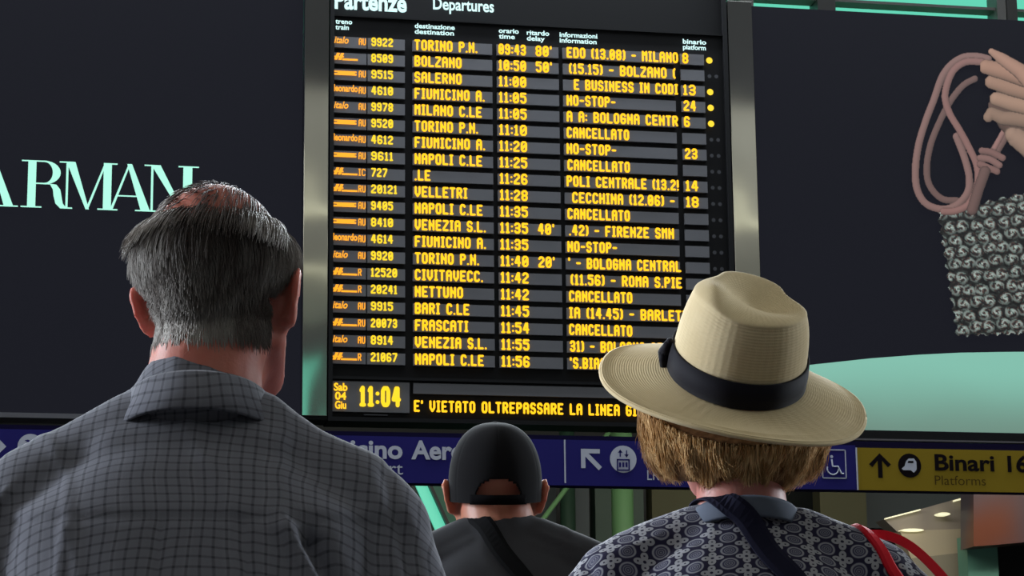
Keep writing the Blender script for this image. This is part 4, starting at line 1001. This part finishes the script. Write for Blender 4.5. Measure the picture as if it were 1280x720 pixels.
def grid_mesh(fn, na, ts, close=True):
    vs = []; at2 = []
    for j, t in enumerate(ts):
        for k in range(na):
            a = 2 * math.pi * k / na; vs.append(fn(a, t)); at2 += [t * .12, a * .09, 0]
    fs = [(j * na + k, j * na + (k + 1) % na, (j + 1) * na + (k + 1) % na, (j + 1) * na + k) for j in range(len(ts) - 1) for k in range(na)]
    me = bpy.data.meshes.new('g'); me.from_pydata([tuple(v) for v in vs], [], fs); a_ = me.attributes.new('weave', 'FLOAT_VECTOR', 'POINT'); a_.data.foreach_set('vector', at2); return me
ts = [i / 24 for i in range(25)] + [1 + i / 30 for i in range(1, 31)]
o = link('crown', grid_mesh(crown_pt, 128, ts), ST, hat, True); md = o.modifiers.new('t', 'SOLIDIFY'); md.thickness = .002; md.offset = -1
BW = .166
def brim_h(a, q):                                   # q 0..1 from crown to rim
    c, s = math.cos(a), math.sin(a); side = c * c
    return q ** 1.6 * (BR_SIDE * side + (BR_FRONT if s > 0 else BR_BACK) * s * s) + BR_LEFT * max(0, -c) * q ** 2 - .004 * math.sin(q * math.pi)
def brim_pt(a, q):
    c, s = math.cos(a), math.sin(a); q0 = min(q, 1.0)
    r1x, r1y = BW, BW + .0; x = (CX - .002 + (r1x - CX) * q0) * c; y = (CY - .002 + (r1y - CY) * q0) * s; z = brim_h(a, q0)
    # concentric stitched ridges near the rim
    if .78 < q0 < .98: z += .0006 * math.sin(q0 * 180)
    return Vector((x, y, z))
bt_ = [i / 60 for i in range(61)]
bme = grid_mesh(brim_pt, 160, bt_)
o = link('brim', bme, ST, hat, True); md = o.modifiers.new('t', 'SOLIDIFY'); md.thickness = .0025; md.offset = -1
edge = [brim_pt(2 * math.pi * k / 120, 1) + Vector((0, 0, -.001)) for k in range(121)]
MB().tube(edge, .0028, 8).build('rim_roll', ST, hat, True, True)
bnd = MB(); rg = []
for k in range(121):
    a = 2 * math.pi * k / 120; lo = crown_pt(a, .02); hi = crown_pt(a, .345); e = Vector((math.cos(a), math.sin(a), 0)) 
    wz = .0012 * math.sin(a * 3) ; lo.z += .001 + brim_h(a, 0)
    rg.append([lo + e * .0005, lo + e * .0032, lo.lerp(hi, .5) + e * .0042, hi + e * .0034 + Vector((0, 0, wz)), hi + e * .0005])
bnd.loft(rg, False); BD = mat('black_ribbon', (17, 15, 26), .75, spec=.15, sheen=.05); bnd.build('hat_band', BD, hat, True, True)
kn = MB().limb([crown_pt(math.pi + .1, .03) + Vector((-.007, 0, 0)), crown_pt(math.pi + .08, .18) + Vector((-.010, 0, 0)), crown_pt(math.pi + .1, .33) + Vector((-.006, 0, 0))], [.005, .007, .005], 12)
kn.build('ribbon_knot', BD, hat, True, True)
# straps on the woman
tw = bvh_of(blouse, nk)
bag = empty('crossbody_bag', (wx, wy, 0), 'navy cross-body bag strap running down to the right over the patterned blouse', 'bag', rz=math.radians(-12))
NV = mat('navy_webbing', (24, 24, 42), .85, spec=.1)
strap_on(bag, 'strap', NV, tw, [(-.05, .09, nbz - .08), (-.055, .05, nbz + .0), (-.05, .0, nbz + .03), (-.03, -.055, nbz + .02), (-.006, -.085, nbz + .0), (.026, -.12, nbz - .03), (.058, -.14, nbz - .065), (.09, -.15, nbz - .12), (.15, -.15, nbz - .22), (.18, -.1, nbz - .36)], .029, .002, .005)
MB().box((.19, -.12, .78), (.25, .14, .98)).build('bag_body', NV, bag, local=True, bevel=.01)
tote = empty('tote_bag', (wx, wy, 0), 'red strapped bag on the right shoulder of the woman in the straw hat', 'bag', rz=math.radians(-12))
RD = mat('red_strap', (200, 22, 42), .7, spec=.2)
strap_on(tote, 'strap', RD, tw, [(.125, .09, nbz - .07), (.138, .05, nbz - .0), (.146, .0, nbz + .02), (.158, -.05, nbz - .01), (.174, -.08, nbz - .05), (.19, -.10, nbz - .095), (.197, -.12, nbz - .15), (.19, -.12, nbz - .25)], .014, .003, .004)
# second strap hangs free of the arm
pts = [Vector(q) for q in ((.15, .06, nbz - .01), (.178, .03, nbz - .016), (.206, .0, nbz - .038), (.240, -.03, nbz - .085), (.276, -.04, nbz - .15), (.30, -.05, nbz - .26), (.31, -.04, nbz - .45))]
pts = [Vector(q) for q in spline([tuple(q) for q in pts], 6)]; rg = []
for i, q in enumerate(pts):
    t = (pts[min(i + 1, len(pts) - 1)] - pts[max(i - 1, 0)]).normalized(); s = t.cross(Vector((0, 1, 0))).normalized(); nn = s.cross(t); w_ = .0055
    rg.append([q - s * w_ + nn * .002, q + s * w_ + nn * .002, q + s * w_ - nn * .002, q - s * w_ - nn * .002])
MB().loft(rg).build('strap', RD, tote, local=True)
MB().box((.27, -.2, .62), (.35, .16, .95)).build('bag_body', RD, tote, local=True, bevel=.015)

# ===== man in a black cap (middle, further off)
p = at(627, 655, 4.35); cx_, cy_ = p.x, 4.35
cman = empty('person', (cx_, cy_, 0), 'man in a black baseball cap and dark charcoal shirt, seen from behind in the middle', 'person', rz=math.radians(-11))
nbz = 1.548; nb = Vector((0, 0, nbz))
Hc = Matrix.Translation((-.012, .035, 1.632)) @ Matrix.Rotation(math.radians(4), 4, 'Z') @ Matrix.Rotation(math.radians(6), 4, 'X')
figure(cman, 1.75, .225, nb, SK2, Hc, .066, 1.1)
M['charcoal'] = mat('charcoal_shirt_cloth', (54, 54, 58), .95, spec=.1, sheen=.05)
n = N(M['charcoal']); n.bump(n.noise(300, 2, n.obj()), .2, .001)
ch_l = [(0, 0, nbz - .012, .072), (0, 0, nbz - .03, .068), (-.06, -.004, nbz - .022, .055), (-.12, -.006, nbz - .048, .055), (-.175, -.006, nbz - .075, .058), (-.21, -.008, nbz - .115, .058)]
ch_r = [(-x, y, z, r) for x, y, z, r in ch_l]
sl = [[(s * .21, -.008, nbz - .115, .06), (s * .245, -.02, nbz - .24, .066), (s * .265, -.03, nbz - .34, .068)] for s in (-1, 1)]
bk = [(nbz - .74, .19, .145, 0), (nbz - .6, .195, .14, 0), (nbz - .45, .19, .135, -.01), (nbz - .3, .195, .13, -.02), (nbz - .2, .195, .12, -.022), (nbz - .12, .19, .10, -.02), (nbz - .06, .13, .085, -.012), (nbz - .015, .082, .072, 0)]
cs = garment(cman, 'shirt', M['charcoal'], nb, [ch_l, ch_r], sl, bk, .009, 8, wr=.003, seed=3, creases=[((.06, nbz - .0), (.13, nbz - .03), .006, .004), ((.05, nbz - .02), (.16, nbz - .06), .006, .003), ((-.05, nbz - .01), (-.13, nbz - .05), .006, .003)])
legs_clothes(cman, nb, nbz, dark_cloth, shoe_m, 1.05)
cap = bpy.data.objects.new('baseball_cap', None); COL.objects.link(cap); cap.parent = cman; cap['label'] = 'black baseball cap with rear opening'
cap.matrix_local = Hc @ Matrix.Translation((0, -.012, .014)) @ Matrix.Scale(.98, 4) @ Matrix.Rotation(math.radians(4), 4, 'X')
CPM = mat('black_cap_cloth', (17, 16, 19), .95, spec=.08, sheen=.05)
def cap_pt(a, e):                                       # e: elevation 0 (rim) .. pi/2 (top)
    c, s = math.cos(a), math.sin(a); ce, se = math.cos(e), math.sin(e); k = ce ** .82
    seam = 1 - .006 * math.exp(-((math.sin(3 * (a - math.pi / 2 + math.pi / 6 * 0))) / .06) ** 2)
    return Vector((.0845 * k * c * seam, .104 * k * s * seam, .112 * se ** .92))
vs = []; fs = []; na, ne = 240, 66
def cp2(a, j, n6=16):
    z = -.032 + .032 * j / n6 if j < n6 else None
    if z is not None: q = cap_pt(a, 0); return Vector((q.x * (1 - .02 * (n6 - j) / n6), q.y * (1 - .02 * (n6 - j) / n6), z))
    return cap_pt(a, (math.pi / 2) * (j - n6) / (ne - n6))
vs = [tuple(cp2(2 * math.pi * k / na, j)) for j in range(ne + 1) for k in range(na)]
for j in range(ne):
    for k in range(na):
        a = 2 * math.pi * (k + .5) / na; q = (Vector(vs[j * na + k]) + Vector(vs[(j + 1) * na + k])) / 2
        da = (a - 1.5 * math.pi) / .50; 
        if abs(da) < 1 and -.018 < q.z < -.018 + .032 * math.sqrt(max(0, 1 - da * da)): continue      # opening above the strap
        fs.append((j * na + k, j * na + (k + 1) % na, (j + 1) * na + (k + 1) % na, (j + 1) * na + k))
me = bpy.data.meshes.new('c'); me.from_pydata(vs, [], fs); o = link('cap_crown', me, CPM, cap, True); md = o.modifiers.new('t', 'SOLIDIFY'); md.thickness = .003; md.offset = 1
MB().ball((0, 0, .113), (.008, .008, .004), 12).build('cap_button', CPM, cap, True, True)
rg = []
for k in range(21):
    a = math.radians(270 - 37 + 74 * k / 20); q = cp2(a, 8); e = Vector((math.cos(a), math.sin(a), 0)); rg.append([Vector((q.x, q.y, -.034)) + e * .001, Vector((q.x, q.y, -.016)) + e * .002, Vector((q.x, q.y, -.016)) + e * .0045, Vector((q.x, q.y, -.034)) + e * .0035])
MB().loft(rg).build('cap_strap', mat('black_strap', (12, 11, 14), .95, spec=.05), cap, True, True)
rg = []
for k in range(25):
    a = math.radians(28 + 124 * k / 24); c, s = math.cos(a), math.sin(a); q = cp2(a, 1); o2 = Vector((q.x * 1.02, q.y + .075 * math.sin(math.pi * k / 24) ** .7, q.z - .012 + .012 * math.sin(math.pi * k / 24)))
    rg.append([q, q + Vector((0, 0, .003)), o2 + Vector((0, 0, .003)), o2])
MB().loft(rg).build('cap_visor', CPM, cap, True, True)
roots = []                                                 # close cropped hair below the cap
while len(roots) < 1800:
    d = Vector((rnd.gauss(0, 1), rnd.gauss(0, 1), rnd.gauss(0, 1))).normalized(); q = scalp(d)
    if d.y > .1 or q.z > .03 or (q.z > -.012 and abs(d.x) < .6) or q.z < -.035 or (abs(d.x) > .8 and q.z < 0): continue
    roots.append((q, d, rnd.random()))
def crop_step(p, d, seed, ns):
    n_ = scalp_n(p); t = Vector((0, -.1, -1)); t = (t - n_ * t.dot(n_)).normalized(); return [p + (t + n_ * .6) * .005 * i / ns for i in range(ns + 1)]
hair_strands('hair', cman, hair_mat('cropped_grey_hair', (110, 96, 86), (80, 68, 60), (96, 84, 76)), roots, crop_step, 2, .0006, Hc)
tc = bvh_of(cs)
b3 = empty('shoulder_bag', (cx_, cy_, 0), 'black bag strap slanting over the charcoal shirt of the capped man', 'bag', rz=math.radians(-11))
BK = mat('black_webbing', (12, 12, 15), .85, spec=.1)
strap_on(b3, 'strap', BK, tc, [(-.075, .09, nbz - .07), (-.07, .03, nbz + .03), (-.045, -.05, nbz + .03), (-.02, -.1, nbz - .0), (.018, -.13, nbz - .045), (.058, -.15, nbz - .10), (.09, -.16, nbz - .18), (.16, -.15, nbz - .30), (.19, -.1, nbz - .45)], .034, .002, .004)
MB().box((.2, -.14, .8), (.28, .12, 1.04)).build('bag_body', BK, b3, local=True, bevel=.01)
